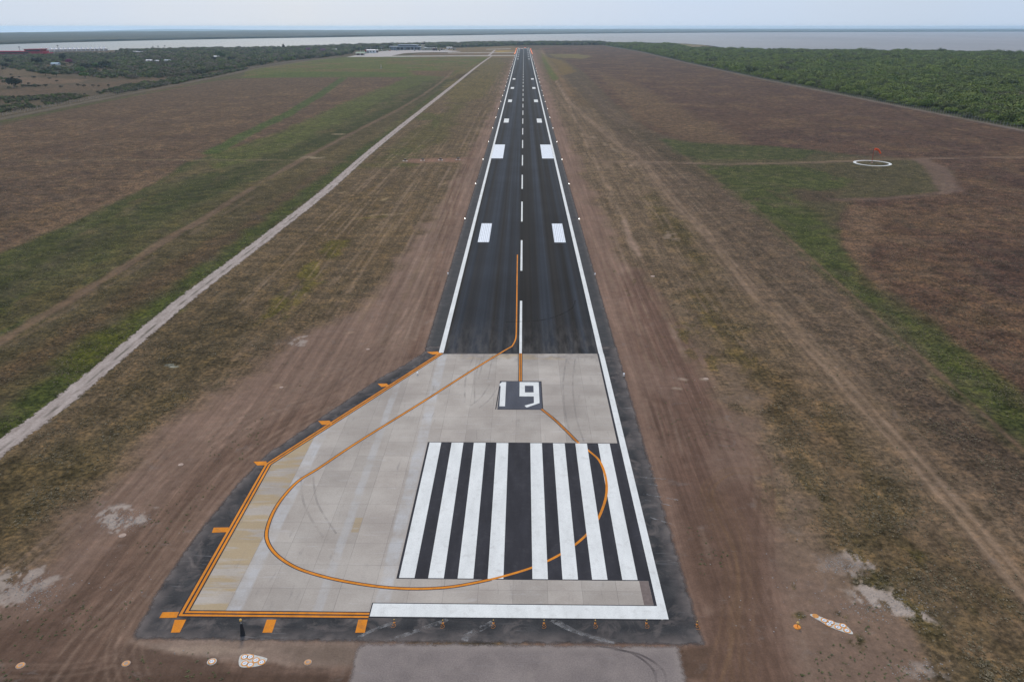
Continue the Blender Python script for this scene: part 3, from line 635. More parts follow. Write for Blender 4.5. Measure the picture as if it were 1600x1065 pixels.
# --- shoreline: drop the cells that lie in the lake
SHORE = [(-900,98),(0,81.4),(175,78.3),(400,75.2),(560,71.0),(700,68.3),(818,66.9),(900,66.3),(960,65.5),(1000,65.8),(1060,67.3),(1100,70),(1130,75.4),(1165,77.6),(1200,79),(1300,80.8),(1400,81.8),(1600,83.8),(2400,92)]
LAND = GP(SHORE)+[G(2400,1500),G(-900,1500)]
land = sdpoly(LAND, X, Y)
keepv = (land+6*fbm(X, Y, 60, 4, .6) > 0).reshape(nr, nc)
z0 = np.where(land < 25, -.6*smooth(-land, -25, 5), 0)
def grid_mesh(name, X, Y, Z, nr, nc, keep, mat, attrs=None, colors=None, smooth_=True):
    idx = np.arange(nr*nc).reshape(nr, nc)
    f = np.stack([idx[:-1,:-1], idx[:-1,1:], idx[1:,1:], idx[1:,:-1]], -1).reshape(-1, 4)
    if keep is not None: f = f[keep.reshape(-1)]
    used = np.zeros(nr*nc, bool); used[f.ravel()] = True
    remap = np.cumsum(used)-1; f = remap[f]
    a = (X[f[:,1]] if False else None)
    V = np.stack([X, Y, Z], -1)[used]
    p = V[f[0]]; nrm = np.cross(p[1]-p[0], p[2]-p[1])
    if nrm[2] < 0: f = f[:, ::-1]
    me = bpy.data.meshes.new(name); me.vertices.add(len(V)); me.vertices.foreach_set('co', V.astype(np.float32).ravel())
    me.loops.add(f.size); me.loops.foreach_set('vertex_index', np.ascontiguousarray(f).ravel().astype(np.int32))
    me.polygons.add(len(f)); me.polygons.foreach_set('loop_start', np.arange(0, f.size, 4, dtype=np.int32))
    try: me.polygons.foreach_set('loop_total', np.full(len(f), 4, np.int32))
    except Exception: pass
    me.update(calc_edges=True)
    for k, v in (attrs or {}).items():
        at = me.attributes.new(k, 'FLOAT', 'POINT'); at.data.foreach_set('value', v[used].astype(np.float32))
    for k, v in (colors or {}).items():
        at = me.attributes.new(k, 'FLOAT_COLOR', 'POINT'); at.data.foreach_set('color', np.concatenate([v[used], np.ones((used.sum(), 1))], 1).astype(np.float32).ravel())
    me.materials.append(mat); me.validate()
    return link(bpy.data.objects.new(name, me))

t = NT('field_and_dirt'); cA = t.attr('Col', 'Color'); vg = t.attr('veg'); st = t.attr('stk')
n_t = t.noise(1.3, 6, .72)                                        # tussocks
n_m = t.noise(.13, 4, .6, v=t.map((1,.8,1)))
n_l = t.noise(.035, 3, .55); n_c = t.noise(.26, 6, .74)
n_s = t.noise(.75, 4, .6, v=t.map((1, .022, 1)), dist=.15)                  # lengthwise drag streaks
n_s2 = t.noise(2.0, 4, .7, v=t.map((1, .03, 1), (7,0,0)))
c = cA
ft = t.math('MULTIPLY', vg, t.rng(n_t, .38, .66)); 
c = t.mix(t.math('MULTIPLY', t.rng(n_t, .51, .41), t.math('MULTIPLY', vg, .95)), c, t.mix(1, c, (.38,.39,.38,1), 'MULTIPLY'))
c = t.mix(t.math('MULTIPLY', t.rng(n_t, .52, .63), t.math('MULTIPLY', vg, .9)), c, t.mix(1, c, (1.75,1.60,1.40,1), 'MULTIPLY'))
c = t.mix(t.math('MULTIPLY', t.rng(n_m, .50, .68), t.math('MULTIPLY', vg, .45)), c, t.mix(.7, c, (.105,.080,.052,1)))
c = t.mix(t.math('MULTIPLY', t.rng(n_m, .50, .34), t.math('MULTIPLY', vg, .40)), c, t.mix(1, c, (.74,.77,.58,1), 'MULTIPLY'))
c = t.mix(t.math('MULTIPLY', t.rng(n_c, .50, .62), t.math('MULTIPLY', vg, .80)), c, t.mix(1, c, (1.72,1.56,1.36,1), 'MULTIPLY'))
c = t.mix(t.math('MULTIPLY', t.rng(n_c, .50, .38), t.math('MULTIPLY', vg, .85)), c, t.mix(1, c, (.48,.49,.46,1), 'MULTIPLY'))
sf = t.math('MULTIPLY', st, .9)
c = t.mix(t.math('MULTIPLY', t.rng(n_s, .50, .70), sf), c, t.mix(1, c, (1.32,1.30,1.28,1), 'MULTIPLY'))
c = t.mix(t.math('MULTIPLY', t.rng(n_s, .50, .32), sf), c, t.mix(1, c, (.72,.71,.70,1), 'MULTIPLY'))
c = t.bright(c, t.math('ADD', 1, t.math('MULTIPLY', t.math('MULTIPLY', t.math('ADD', n_s2, -.5), st), .95)))
bare = t.math('SUBTRACT', 1, vg)
c = t.bright(c, t.math('ADD', 1, t.math('MULTIPLY', t.math('MULTIPLY', t.math('ADD', t.noise(.6, 8, .74, dist=.3), -.5), bare), 1.0)))
c = t.mix(t.math('MULTIPLY', t.rng(t.noise(.35, 5, .65, dist=.8), .60, .70), t.math('MULTIPLY', bare, .35)), c, (.205,.170,.150,1))
c = t.bright(c, t.rng(n_l, .3, .7, .86, 1.14)); c = t.bright(c, t.rng(t.noise(5, 3, .7), .3, .7, .86, 1.15))
hb = t.math('ADD', t.math('MULTIPLY', n_t, vg), t.math('MULTIPLY', t.noise(3, 4, .6), .25))
M['ground'] = t.finish(c, .97, .08, bump=hb, bstr=.5, bdist=.18)
keepf = (keepv[:-1,:-1] & keepv[1:,:-1] & keepv[:-1,1:] & keepv[1:,1:])
g_ = grid_mesh('airfield_ground', X, Y, z0, nr, nc, keepf, M['ground'], {'veg': veg, 'stk': stk}, {'Col': col})
tag(g_, kind='structure')

# outlying ground, lake bed; it ends where the curve of the earth would hide it
FS = [(-900,93),(-700,87),(-300,76),(0,69.6),(100,66.5),(200,64),(300,62),(400,60.3),(500,58.8),(600,57),(700,55.8),(800,54.2),(900,53),(1000,52),(1100,51.3),(1200,50.7),(1400,50.1),(1600,49.6),(2000,49.1),(2500,49)]
EDGE = [(-900,58),(-700,56),(0,52.6),(100,51.4),(200,50.2),(400,48.6),(600,47.4),(800,46.1),(1000,45.7),(1600,45.5),(2500,45.4)]
b = MB(); ep = GP(EDGE[::-1]); tp_ = [(-30000,-3000),(34000,-3000)]+ep
b.add([(x_, y_, -3) for x_, y_ in tp_], [tuple(range(len(tp_)))])
t = NT('outlying_ground'); M['outlying'] = t.finish(t.bright((.085,.08,.05,1), t.rng(t.noise(.002,5), .3,.7,.7,1.3)), .95, .1)
tag(b.build('terrain', M['outlying']), kind='structure')
# water
t = NT('lake_water')
wv = t.noise(.02, 4, .6, v=t.map((1,2.2,1)))
c = t.mix(t.rng(t.xyz()[0], -2500, 2500, smooth=True), (.15,.175,.18,1), (.25,.225,.22,1))
c = t.bright(c, t.rng(t.noise(.0016, 4, .6, v=t.map((1,.5,1))), .35, .65, .90, 1.10))
c = t.bright(c, t.rng(t.noise(.012, 3, .7, v=t.map((.5,1.6,1))), .3, .7, .94, 1.06))
M['water'] = t.finish(c, .55, .34, bump=wv, bstr=.25, bdist=.5)
pxs_ = np.linspace(-900, 2400, 90)
na_ = [G(p, np.interp(p, [q_[0] for q_ in SHORE], [q_[1] for q_ in SHORE])) for p in pxs_]
fa_ = [G(p, np.interp(p, [q_[0] for q_ in FS], [q_[1] for q_ in FS])-.25) for p in pxs_]
n_ = len(na_)
vs = [(x_, y_-60, -.45) for x_, y_ in na_]+[(x_, y_, -.45) for x_, y_ in fa_]
tag(mesh_obj('lake_water', vs, [(i, i+1, n_+i+1, n_+i) for i in range(n_-1)], M['water']), kind='structure')
# ================================================================== pavements
def sheet(name, poly, z, cell, mat, margin=1.2, extra=None):
    P = np.array(poly); x0, y0 = P.min(0)-margin-cell; x1, y1 = P.max(0)+margin+cell
    cx, cy = (cell, cell) if not isinstance(cell, tuple) else cell
    xs_ = np.arange(x0, x1+cx, cx); ys_ = np.arange(y0, y1+cy, cy)
    gy_, gx_ = np.meshgrid(ys_, xs_, indexing='ij'); x, y = gx_.ravel(), gy_.ravel()
    d = sdpoly(poly, x, y); nr_, nc_ = gx_.shape
    k = (d > -margin-max(cx, cy)*.8).reshape(nr_, nc_); kf = k[:-1,:-1] & k[1:,:-1] & k[:-1,1:] & k[1:,1:]
    at = {'sd': d}
    if extra: at.update(extra(x, y))
    return tag(grid_mesh(name, x, y, np.full(x.shape, z), nr_, nc_, kf, mat, at), kind='structure')
def flat(name, poly, z, mat, parent=None):
    return mesh_obj(name, [(x, y, z) for x, y in poly], [tuple(range(len(poly)))], mat, parent)
def rect(name, x0, x1, y0, y1, z, mat, parent=None):
    return flat(name, [(x0,y0),(x1,y0),(x1,y1),(x0,y1)], z, mat, parent)
def ribbon(mb, pts, wd, z, off=0.0, closed=False):
    P = np.array(pts, float); n = len(P)
    L, Rr = [], []
    for i in range(n):
        a = P[max(i-1,0)]; b_ = P[i]; c_ = P[min(i+1,n-1)]
        d1 = b_-a if i > 0 else c_-b_; d2 = c_-b_ if i < n-1 else d1
        d1 = d1/np.linalg.norm(d1); d2 = d2/np.linalg.norm(d2)
        n1 = np.array([-d1[1], d1[0]]); n2 = np.array([-d2[1], d2[0]]); m = n1+n2; m /= np.linalg.norm(m)
        k = 1/max(.3, m.dot(n1))
        L.append(b_+m*k*(off+wd/2)); Rr.append(b_+m*k*(off-wd/2))
    vs = [(x, y, z) for x, y in L]+[(x, y, z) for x, y in Rr]
    return mb.add(vs, [(i+n, i+n+1, i+1, i) for i in range(n-1)])

RW0, RW1 = 133.6, 2333.0
# black asphalt strip round the turning pad, down to the old asphalt
apr = GP([(664,548),(659,552),(630,570),(592,590),(553,616),(497,654),(412,712),(370,756),(334,799),(300,842),(250,914),(206,993),(210,999),(350,1001),(555,1003),(1105,1009)])
apr += [(18.25, apr[-1][1]+.6),(18.1,100),(18.1,137),(-18.1,137)]
sheet('asphalt_shoulder', apr, .010, .5, M['shoulder'])
L_ = [(-18.05,125),(-18.05,2345),(18.05,2345),(18.05,125)]
sheet('runway_shoulder', L_, .006, (1.1, 12.0), M['run_shoulder'], margin=1.0)
bl = GP([(557,1003),(1060,1003)]); bl = [(-15.7, bl[0][1]),(15.6, bl[0][1]),(15.6,20),(-15.7,20)]
sheet('old_asphalt_road', bl, .008, .6, M['blast'], margin=.8)
rw = rect('runway', -14.9, 14.9, RW0, RW1+1, .018, M['asphalt']); tag(rw, kind='structure')
tip = rect('runway', -14.9, 14.9, RW0, RW1+1, .018, M['asphalt']); bpy.data.objects.remove(tip)
pad_px = [(690,553),(419,725),(284,964)]
pp = GP(pad_px); pad = [(14.75, 63.7), (14.75, RW0), pp[0], pp[1], pp[2]]; pad[4] = (pp[2][0], 63.7)
cp = flat('turning_pad', pad, .022, M['concrete']); tag(cp, kind='structure')

# gravel path
gc = GP([(-260,905),(0,700),(100,625),(235,512),(300,459),(400,383),(510,297),(600,219),(700,140),(748,102)]) + GP([(768,88)])
gl = catmull(gc, 6)
def off_poly(pts, wd):
    P = np.array(pts); d = np.gradient(P, axis=0); nn_ = np.stack([-d[:,1], d[:,0]], 1)/np.linalg.norm(d, axis=1)[:,None]
    return [tuple(q) for q in P+nn_*wd/2]+[tuple(q) for q in (P-nn_*wd/2)[::-1]]
def sline(pts):
    def f(x, y):
        P = np.array(pts); best = np.full(x.shape, 1e9); sg = np.zeros(x.shape)
        for i in range(len(P)-1):
            a, e = P[i], P[i+1]-P[i]; tt = np.clip(((x-a[0])*e[0]+(y-a[1])*e[1])/(e@e), 0, 1)
            dx, dy = x-a[0]-tt*e[0], y-a[1]-tt*e[1]; dd = np.hypot(dx, dy); m = dd < best
            best = np.where(m, dd, best); sg = np.where(m, np.sign(e[0]*dy-e[1]*dx)*dd, sg)
        return {'mid': sg}
    return f
# piecewise along its length so the cells can follow it
near_part = [p for p in gl if p[1] < 420]; far_part = [p for p in gl if p[1] >= 400]
def along(name, pts, half, z, mat, nx=13):
    P = np.array(pts); d = np.gradient(P, axis=0); nn_ = np.stack([-d[:,1], d[:,0]], 1)/np.linalg.norm(d, axis=1)[:,None]
    o = np.linspace(-half-1.6, half+1.6, nx)
    Xg = P[:,0][:,None]-nn_[:,0][:,None]*o; Yg = P[:,1][:,None]-nn_[:,1][:,None]*o
    D = half-np.abs(np.broadcast_to(o, Xg.shape)); Mi = np.broadcast_to(o, Xg.shape)
    return tag(grid_mesh(name, Xg.ravel(), Yg.ravel(), np.full(Xg.size, z), len(P), nx, np.ones((len(P)-1, nx-1), bool), mat, {'sd': D.ravel(), 'mid': Mi.ravel()}), kind='structure')
gp = along('gravel_path', gl, 1.95, .012, M['gravel'])
along('gravel_path', catmull(GP([(763,88.0),(773,78.5)]), 6), 3, .012, M['gravel'])

# apron and taxiway by the terminal
ap = GP([(541,89.3),(560,86),(590,81),(610,79.2),(655,78.4),(700,79),(722,80.6),(700,81.8),(662,82),(632,83.4),(607,88.4),(600,89.2)])
sheet('apron', ap, .012, 14, M['apron'], margin=8)
tw = GP([(600,89),(600,87.6),(806,86.6),(806,87.6)])
M['taxi'] = simple('taxiway_concrete', (.36,.32,.29), .9, .15, .05)
tag(flat('taxiway', tw, .020, M['taxi']), kind='structure')
tag(flat('taxiway', GP([(700,82.6),(806,81.9),(806,82.6),(700,83.4)]), .020, M['taxi']), kind='structure')
tag(flat('taxiway', GP([(798,76.2),(760,77),(760,77.6),(798,76.8)]), .020, M['taxi']), kind='structure')

# ================================================================== painted markings (parts of the runway and the pad)
Z1, Z2, Z3, Z4 = .026, .030, .034, .038
# threshold panel
rect('threshold_panel', -13.35, 14.10, 69.72, 100.1, Z1, M['primer'], cp)
sx = [(-13.07,-11.38),(-9.88,-8.17),(-6.66,-4.94),(-3.38,-1.66),(1.51,3.2),(4.79,6.48),(8.02,9.69),(11.3,12.97)]
for k, (a, b) in enumerate(sx):
    rect('threshold_stripe', a, b, 69.85, 99.95, Z2 if k in (3, 7) else Z3+.002, M['white'], cp)
# side line over pad and shoulder, threshold bar
rect('line_border', 14.10, 14.45, 65.7, RW0, Z1, M['primer'], cp)
rect('side_line', 14.0+.42, 15.3, 63.78, RW0, Z3, M['white'], cp)
bx0 = G(577,965)[0]
rect('bar_border', bx0-.12, 14.5, 63.62, 65.86, Z1+.002, M['primer'], cp)
rect('threshold_bar', bx0, 14.42, 63.78, 65.74, Z3, M['white'], cp)
rect('stain', 13.1, 14.09, 65.9, 69.7, Z1-.001, simple('brown_stained_slab', (.17,.13,.115), .9, .2, 2), cp)
# number
np_ = flat('number_panel', [(-3.6,110.7),(3.55,110.7),(3.5,121.25),(-3.4,121.25)], Z1, M['number_primer'], cp)
ol = MB(); ribbon(ol, [(-3.6,110.7),(3.55,110.7),(3.5,121.25),(-3.4,121.25),(-3.85,110.7)], .16, Z1+.003); ol.build('panel_border', M['primer'], cp)
one = MB(); one.add([(x, y, Z2) for x, y in [(-3.3,111.75),(-2.42,111.75),(-2.42,120.9),(-3.12,120.9),(-3.5,120.2),(-3.5,119.3),(-3.3,119.3)]], [tuple(range(7))])
one.build('digit', M['white'], cp)
nine = MB()
def q(x0, x1, y0, y1): nine.add([(x0,y0,Z2),(x1,y0,Z2),(x1,y1,Z2),(x0,y1,Z2)], [(0,1,2,3)])
q(-.13,3.1,119.5,120.95); q(-.13,.75,116.9,119.5); q(2.2,3.1,116.9,119.5); q(-.13,3.1,115.4,116.9); q(2.2,3.1,113.0,115.4)
nine.add([(x, y, Z2) for x, y in [(3.1,113.0),(2.2,113.0),(.70,112.05),(.95,111.45),(1.15,111.45)]], [(0,1,2,3,4)][::1])
nine.build('digit', M['white'], cp)

def oline(name, pts, wd, parent, z, dbl=False, sm=True, n=8):
    """orange line with a dark border"""
    P = catmull(pts, n) if sm else pts
    o = MB(); bd = MB()
    if dbl:
        ribbon(bd, P, wd+.26, z); ribbon(o, P, wd*.36, z+.003, wd*.30); ribbon(o, P, wd*.36, z+.003, -wd*.30)
    else: ribbon(bd, P, wd+.20, z); ribbon(o, P, wd, z+.003)
    l = bd.build('line_border', M['primer'], parent); o.build(name, M['orange'], parent); return l
# edge of the pad: double line
edge = [GP([(690,551.5)])[0], pp[1], (pp[2][0]-.05, 63.95), (bx0-.1, 63.95)]
oline('edge_line', edge, .78, cp, Z1, True, False)
# turning guide line
gpts = GP([(800,541),(786,549),(740,577),(660,628),(560,690),(500,730),(468,750),(446,772),(428,798),(417,828),(419,848),(434,868),(462,886),(500,899),(545,909),(600,917),(650,919.5),(700,917),(745,909.5),(790,899),(835,885),(875,866),(908,843),(930,818),(943,790),(948,765),(945,740),(936,719),(921,705),(905,693),(885,673),(866,655),(846,639)])
gs_ = catmull(gpts, 6)
k1 = min(range(len(gs_)), key=lambda i: abs(gs_[i][1]-69.7)+(0 if gs_[i][0] > -6 and gs_[i][1] < 71 else 50))
k2 = len(gs_)-1-next(i for i, p in enumerate(gs_[::-1]) if p[1] < 100.1 and p[0] > 5)
oline('guide_line', gs_[:k1+1], .32, cp, Z1+.002, False, False)
o = MB(); ribbon(o, gs_[k1:k2+2], .32, Z2+.0025); o.build('guide_line', M['orange'], cp)
oline('guide_line', gs_[k2+1:], .32, cp, Z1+.002, True, False)
oline('guide_line', [(-.02, 121.3), (-.02, RW0)], .46, cp, Z1, True, False)
rg = GP([(808.5,398),(808,430),(807.5,470),(807,505),(806.5,524),(804.5,533),(800,541)])
o = MB(); ribbon(o, catmull(rg, 6), .26, .034); o.build('guide_line', M['orange'], rw)
# orange bars outside the edge line
for qd in ([(667,550),(684,549),(689,553),(676,554)],[(590,599.5),(604,599),(609,603),(596,604.5)],[(497,657.5),(515,657),(520,663),(503,663.5)],[(396,721),(416,720.5),(418,726.5),(402,727)],
           [(334,824),(358,823.5),(354,831),(331,832)],[(254,956),(280,955.5),(276,964.5),(249,965)],[(273,968),(291,967.5),(281,987.5),(267,988)],[(417,967.5),(432,967.5),(425,988),(410,988)],[(560,967.5),(574.5,967.5),(570,988),(555,988)]):
    flat('edge_bar', GP(qd), Z3-.004 if qd[0][1] < 560 else Z2, M['orange'], cp)

# runway paint
t = NT('centre_line_paint'); M['cl'] = M['white_far']
rect('side_line', -15.15, -14.25, RW0, RW1, .030, M['white_far'], rw)
rect('side_line', 14.35, 15.25, RW0, RW1, .030, M['white_far'], rw)
CLX = -.02
for k in range(42):
    y0 = 133.6+52.67*k
    if y0+29.8 < RW1: rect('centre_line_dash', CLX-.24, CLX+.24, y0, y0+29.8, .030, M['white_far'], rw)
for sgn in (-1, 1):
    def bar(name, a, b, y0, y1, m):
        x0, x1 = sorted((sgn*a, sgn*b)); rect(name, x0, x1, y0, y1, .032, m, rw)
    bar('touchdown_bar', 9.15, 12.3, 213.8, 236.4, M['grooved'])
    bar('aiming_point', 9.0, 14.3, 364.2, 409.6, M['grooved'])
    for y0 in (508.5, 653, 797, 940, 1543, 1675, 1806, 1929, 2069, 2172): bar('touchdown_bar', 9.0, 12.1, y0, y0+23, M['white_far'])
for a, b in sx: rect('threshold_stripe', a, b, 2290, 2320, .032, M['white_far'], rw)
rect('threshold_bar', -14.9, 14.9, 2328, 2333, .034, M['white_far'], rw)
# tyre marks: thin worn rubber
t = NT('tyre_rubber'); M['rubber'] = t.finish((.014,.013,.013,1), .8, .2, alpha=t.rng(t.noise(.4,4,.6), .35,.65,.15,.75))
o = MB(); ribbon(o, catmull(GP([(790,503),(840,501),(870,494),(893,482),(899,470)]), 8), .35, .036); o.build('tyre_mark', M['rubber'], rw)
t = NT('tyre_smear'); M['smear'] = t.finish((.25,.225,.21,1), .85, .2, alpha=t.rng(t.noise(.35,5,.65), .40,.70,.02,.30))
o = MB()
for pts in ([(765,600),(752,620),(735,634)],[(740,556),(728,590),(726,630)],[(757,552),(748,592)],[(885,560),(880,600),(884,650),(895,690)],[(470,745),(476,790),(505,840)]):
    P_ = catmull(GP(pts), 8); ribbon(o, P_, .30, .0245); ribbon(o, P_, .26, .0245, 1.6)
o.build('tyre_mark', M['smear'], cp)
t = NT('dark_arc'); M['dark_arc'] = t.finish((.10,.08,.08,1), .85, .2, alpha=t.rng(t.noise(.4,4,.6), .35,.65,.05,.5))
o = MB(); ribbon(o, catmull(GP([(960,1014),(1000,1022),(1035,1045),(1042,1075)]), 8), .25, .014); ribbon(o, catmull(GP([(930,1008),(985,1019),(1020,1045),(1026,1075)]), 8), .25, .014)
o.build('tyre_mark', M['dark_arc'], bpy.data.objects['old_asphalt_road'])
t = NT('pale_drag'); M['drag'] = t.finish((.40,.38,.37,1), .85, .2, alpha=t.rng(t.noise(1.1,6,.7), .42,.68,.0,.6))
o = MB()
for pts, wd in (([(862,968),(880,978),(905,988),(945,1000)],.5),([(866,966),(900,985),(930,995),(960,1004)],.3),([(1012,756),(1028,758)],.2),([(1005,771),(1060,781)],.25),([(1003,779),(1050,790)],.2),([(1016,808),(1055,820)],.2),([(1000,745),(1040,748)],.2),([(615,972),(580,985),(560,995)],.4),([(700,967),(650,985),(610,1000)],.5),([(770,972),(735,990),(725,1000)],.7),([(440,535),(430,536)],.2)):
    o = MB(); ribbon(o, catmull(GP(pts), 6), wd, .013); o.build('scrape_mark', M['drag'], bpy.data.objects['asphalt_shoulder'])

# ================================================================== lights
def edge_light(lab, lamp, big=1.0):
    r = empty('runway_light', (0,0,0), lab, 'light')
    b = MB(); b.lathe([(.20,.0),(.20,.03),(.12,.05)], 10); b.build('base_plate', M['metal_grey'], r)
    b = MB(); b.lathe([(.03,.05),(.03,.20),(.06,.22)], 8); b.build('stem', M['orange_metal'], r)
    b = MB(); b.lathe([(.07*big,.22),(.16*big,.26),(.16*big,.26+.16*big),(.09*big,.26+.26*big),(.02,.26+.29*big)], 10); b.build('lamp', lamp, r, True)
    return r
pr_w = edge_light('x', M['lamp_white']); pr_a = edge_light('x', M['lamp_amber'], 1.0); pr_r = edge_light('x', M['lamp_red'], 1.1); pr_d = edge_light('x', M['lamp_dim'])
LIGHT_GAP = 59.05
for sgn, side in ((-1, 'left'), (1, 'right')):
    for k in range(38):
        y = 123.8+LIGHT_GAP*k
        if k < 2:
            o = copy_tree(pr_d)
            lab = {(0,-1): 'small unlit light by the slanting upper left edge of the concrete pad', (0,1): 'small unlit light on the black asphalt to the right of the painted number 19',
                   (1,-1): 'small pale light at the left edge of the asphalt, nearest beyond the concrete pad', (1,1): 'small pale light at the right edge of the asphalt, nearest beyond the concrete pad'}[(k, sgn)]
        elif y < 1800: o = copy_tree(pr_w); lab = 'lit white light on a short stem along the %s edge of the runway' % side
        else: o = copy_tree(pr_a); lab = 'lit orange light along the %s edge of the far end of the runway' % side
        o.location = (sgn*17.85, y, .015); o['label'] = lab; o['group'] = 'runway edge lights'
        if k >= 2: o.scale = (.72, .72, .72)
    for k in range(14):                                           # closer lights on the last stretch
        o = copy_tree(pr_a); o.location = (sgn*19.6, 1850+36*k, .015); o['label'] = 'lit orange light in the outer %s row at the far end of the runway' % side; o['group'] = 'orange lights at the far end'
for k in range(8):
    o = copy_tree(pr_r if k in (2, 5) else pr_w); o.location = (-14.5+k*4.15, 2336, .015)
    o['label'] = 'lit red light in the row across the far end of the runway' if k in (2, 5) else 'lit white light in the row across the far end of the runway'; o['group'] = 'lights across the far end'
for p_ in (pr_w, pr_a, pr_r, pr_d):
    for ch in list(p_.children): bpy.data.objects.remove(ch)
    bpy.data.objects.remove(p_)

# end lights below the threshold bar: orange, on short frangible stems with a cable coil
def end_light():
    r = empty('end_light', (0,0,0), 'x', 'light')
    b = MB(); b.lathe([(.11,0),(.11,.03),(.06,.05)], 10); b.build('base_plate', M['orange_metal'], r)
    b = MB(); b.lathe([(.035,.05),(.03,.15),(.05,.19)], 8); b.lathe([(.035,.19),(.035,.30)], 8); b.build('stem', M['dark_metal'], r)
    b = MB(); b.lathe([(.04,.30),(.065,.33),(.065,.40),(.03,.44)], 10); b.build('lamp', M['amber_glass'], r, True)
    b = MB(); pts = [(.12*math.cos(a)*(1+.1*a), -.25-.12*math.sin(a)*(1+.15*a)-.03*a, .02) for a in np.linspace(0, 9, 22)]; b.tube(pts, .012, 5); b.build('cable', M['orange_metal'], r)
    return r
pe = end_light(); first = True
EL = [(616,972,'leftmost small orange light below the white threshold bar'),(692,973,'second small orange light from the left below the white threshold bar'),(771,973,'third small orange light from the left below the white threshold bar'),
      (850,973,'fourth small orange light from the left, just left of the pale forked scrape'),(930,973,'fifth small orange light from the left below the white threshold bar'),(1010,973,'small orange light below the right end of the white threshold bar'),(1089,975,'rightmost small orange light, near the corner of the black asphalt')]
for px, py, lab in EL:
    o = pe if first else copy_tree(pe); first = False
    x, y = G(px, py); o.location = (x, y, .012); o['label'] = lab; o['group'] = 'orange lights below the threshold bar'
# tall tapered marker at the pad's lower left
x, y = G(379.5, 991)
r = empty('marker_post', (x, y, .012), 'black tapered marker post with an amber lamp on top below the orange edge line', 'marker post')
b = MB(); b.lathe([(.28,0),(.28,.04),(.24,.05),(.12,1.35),(.07,1.4)], 12); b.build('cone', M['dark_metal'], r)
b = MB(); b.lathe([(.03,1.4),(.03,1.68)], 8); b.build('stem', M['metal_grey'], r)
b = MB(); b.lathe([(.07,1.68),(.13,1.74),(.13,1.88),(.05,1.96)], 10); b.build('lamp', M['amber_glass'], r, True)

# round orange-rimmed lids
def lid(parent, x, y, rad, core=M['lid_white'], mark=True, z=.03):
    b = MB(); b.lathe([(rad,z-.03),(rad,z+.012),(rad*.93,z+.02)], 20, (x,y,0)); l = b.build('lid', M['lid_orange'], parent)
    b = MB(); b.lathe([(rad*.64,z+.02),(rad*.64,z+.028)], 18, (x,y,0)); c_ = b.build('centre_plate', core, l)
    if mark:
        b = MB(); a = .5
        for s_ in (-1, 1):
            cx_, cy_ = x+s_*rad*.2, y+s_*rad*.12
            b.box(cx_-rad*.10, cx_+rad*.10, cy_-rad*.17, cy_+rad*.17, z+.028, z+.031)
        b.build('mark', M['mark_blue'], l)
    return l
def pad_cluster(px, py, outline, lids, lab, extra=None):
    x, y = G(px, py); r = empty('lid_cluster', (x, y, 0), lab, 'cable pit')
    s_ = (py-42)*CC; dy_ = KK/(py-42)**2
    w_ = lambda q_: ((q_[0]-px)/s_, -(q_[1]-py)*dy_)
    P_ = catmull([w_(q_) for q_ in outline], 4, True)
    b = MB(); b.prism(P_, 0, .03); b.build('pad', M['pad_white'], r)
    for q_ in lids: a, b_ = w_(q_); lid(r, a, b_, .36)
    if extra: a, b_ = w_(extra); lid(r, a, b_, .32, M['lid_orange'], False)
pad_cluster(394, 1031, [(372,1025),(382,1021),(396,1023),(414,1027),(417,1030),(414,1037),(406,1040),(392,1042),(378,1040)], [(380,1026),(389,1026),(400,1031),(410,1034),(385,1036),(394,1038)],
            'white concrete pad with six round orange-rimmed lids, lower left of the pad')
pad_cluster(1300, 975, [(1273,961),(1278,959),(1290,964),(1308,972),(1318,974),(1323,980),(1325,989),(1315,988),(1295,979),(1284,970)], [(1291,969),(1300,972),(1295,975),(1307,979.5),(1316,977),(1318,984.5)],
            'long white concrete pad with round orange-rimmed lids on the dirt at right', (1280.5,962))
for px, py, rad, m, lab in [(32,1039,.38,'pad_pink','small round orange-rimmed lid on dark soil, nearest the lower left corner'),(197,1036,.36,'pad_pink','small round orange-rimmed lid on dark soil, between two others at lower left'),
      (331,1033,.40,'pad_white','small round white and orange lid just left of the six-lid pad'),(481,1034,.34,'pad_pink','faint round lid on dirt to the right of the six-lid pad')]:
    x, y = G(px, py); r = empty('pit_cover', (x, y, 0), lab, 'pit cover')
    b = MB(); b.lathe([(rad*1.12,0),(rad*1.1,.022)], 18); b.build('collar', M[m], r)
    lid(r, 0, 0, rad*.9, M['lid_white'] if px == 331 else M['pad_pink'], px in (331,), .03)
for px, py, rad, lab in [(191.5,836,.42,'pale round cover at the lower tip of the limestone patch left of the pad'),(282.5,725.5,.36,'pale round cover on the dirt left of the second orange bar corner'),(439.5,605,.34,'pale round cover on the dirt left of the upper orange bars'),
      (575,545.5,.34,'pale round cover on the dirt below left of the runway start'),(1020,431.5,.55,'pale square-edged cover on the dirt right of the runway'),(1103,591.5,.45,'pale round cover on the dirt right of the number 19')]:
    x, y = G(px, py); r = empty('pit_cover', (x, y, 0), lab, 'pit cover')
    b = MB(); b.lathe([(rad,0),(rad*.96,.03)], 18); b.build('collar', M['pad_pink'], r)
    b = MB(); b.lathe([(rad*.5,.03),(rad*.45,.045)], 16); b.build('lid', M['pad_pink'], r)
# orange taxi light at right
x, y = G(1245.5, 979)
r = empty('taxi_light', (x, y, 0), 'orange lamp on a short stem over a round orange plate, dirt at right', 'light')
b = MB(); b.lathe([(.36,0),(.36,.04),(.30,.07)], 20); b.build('base_plate', M['orange_metal'], r)
b = MB(); b.lathe([(.04,.07),(.03,.45)], 8); b.build('stem', M['orange_metal'], r)
b = MB(); b.lathe([(.07,.45),(.13,.50),(.13,.60),(.05,.68)], 12); b.build('lamp', M['amber_glass'], r, True)

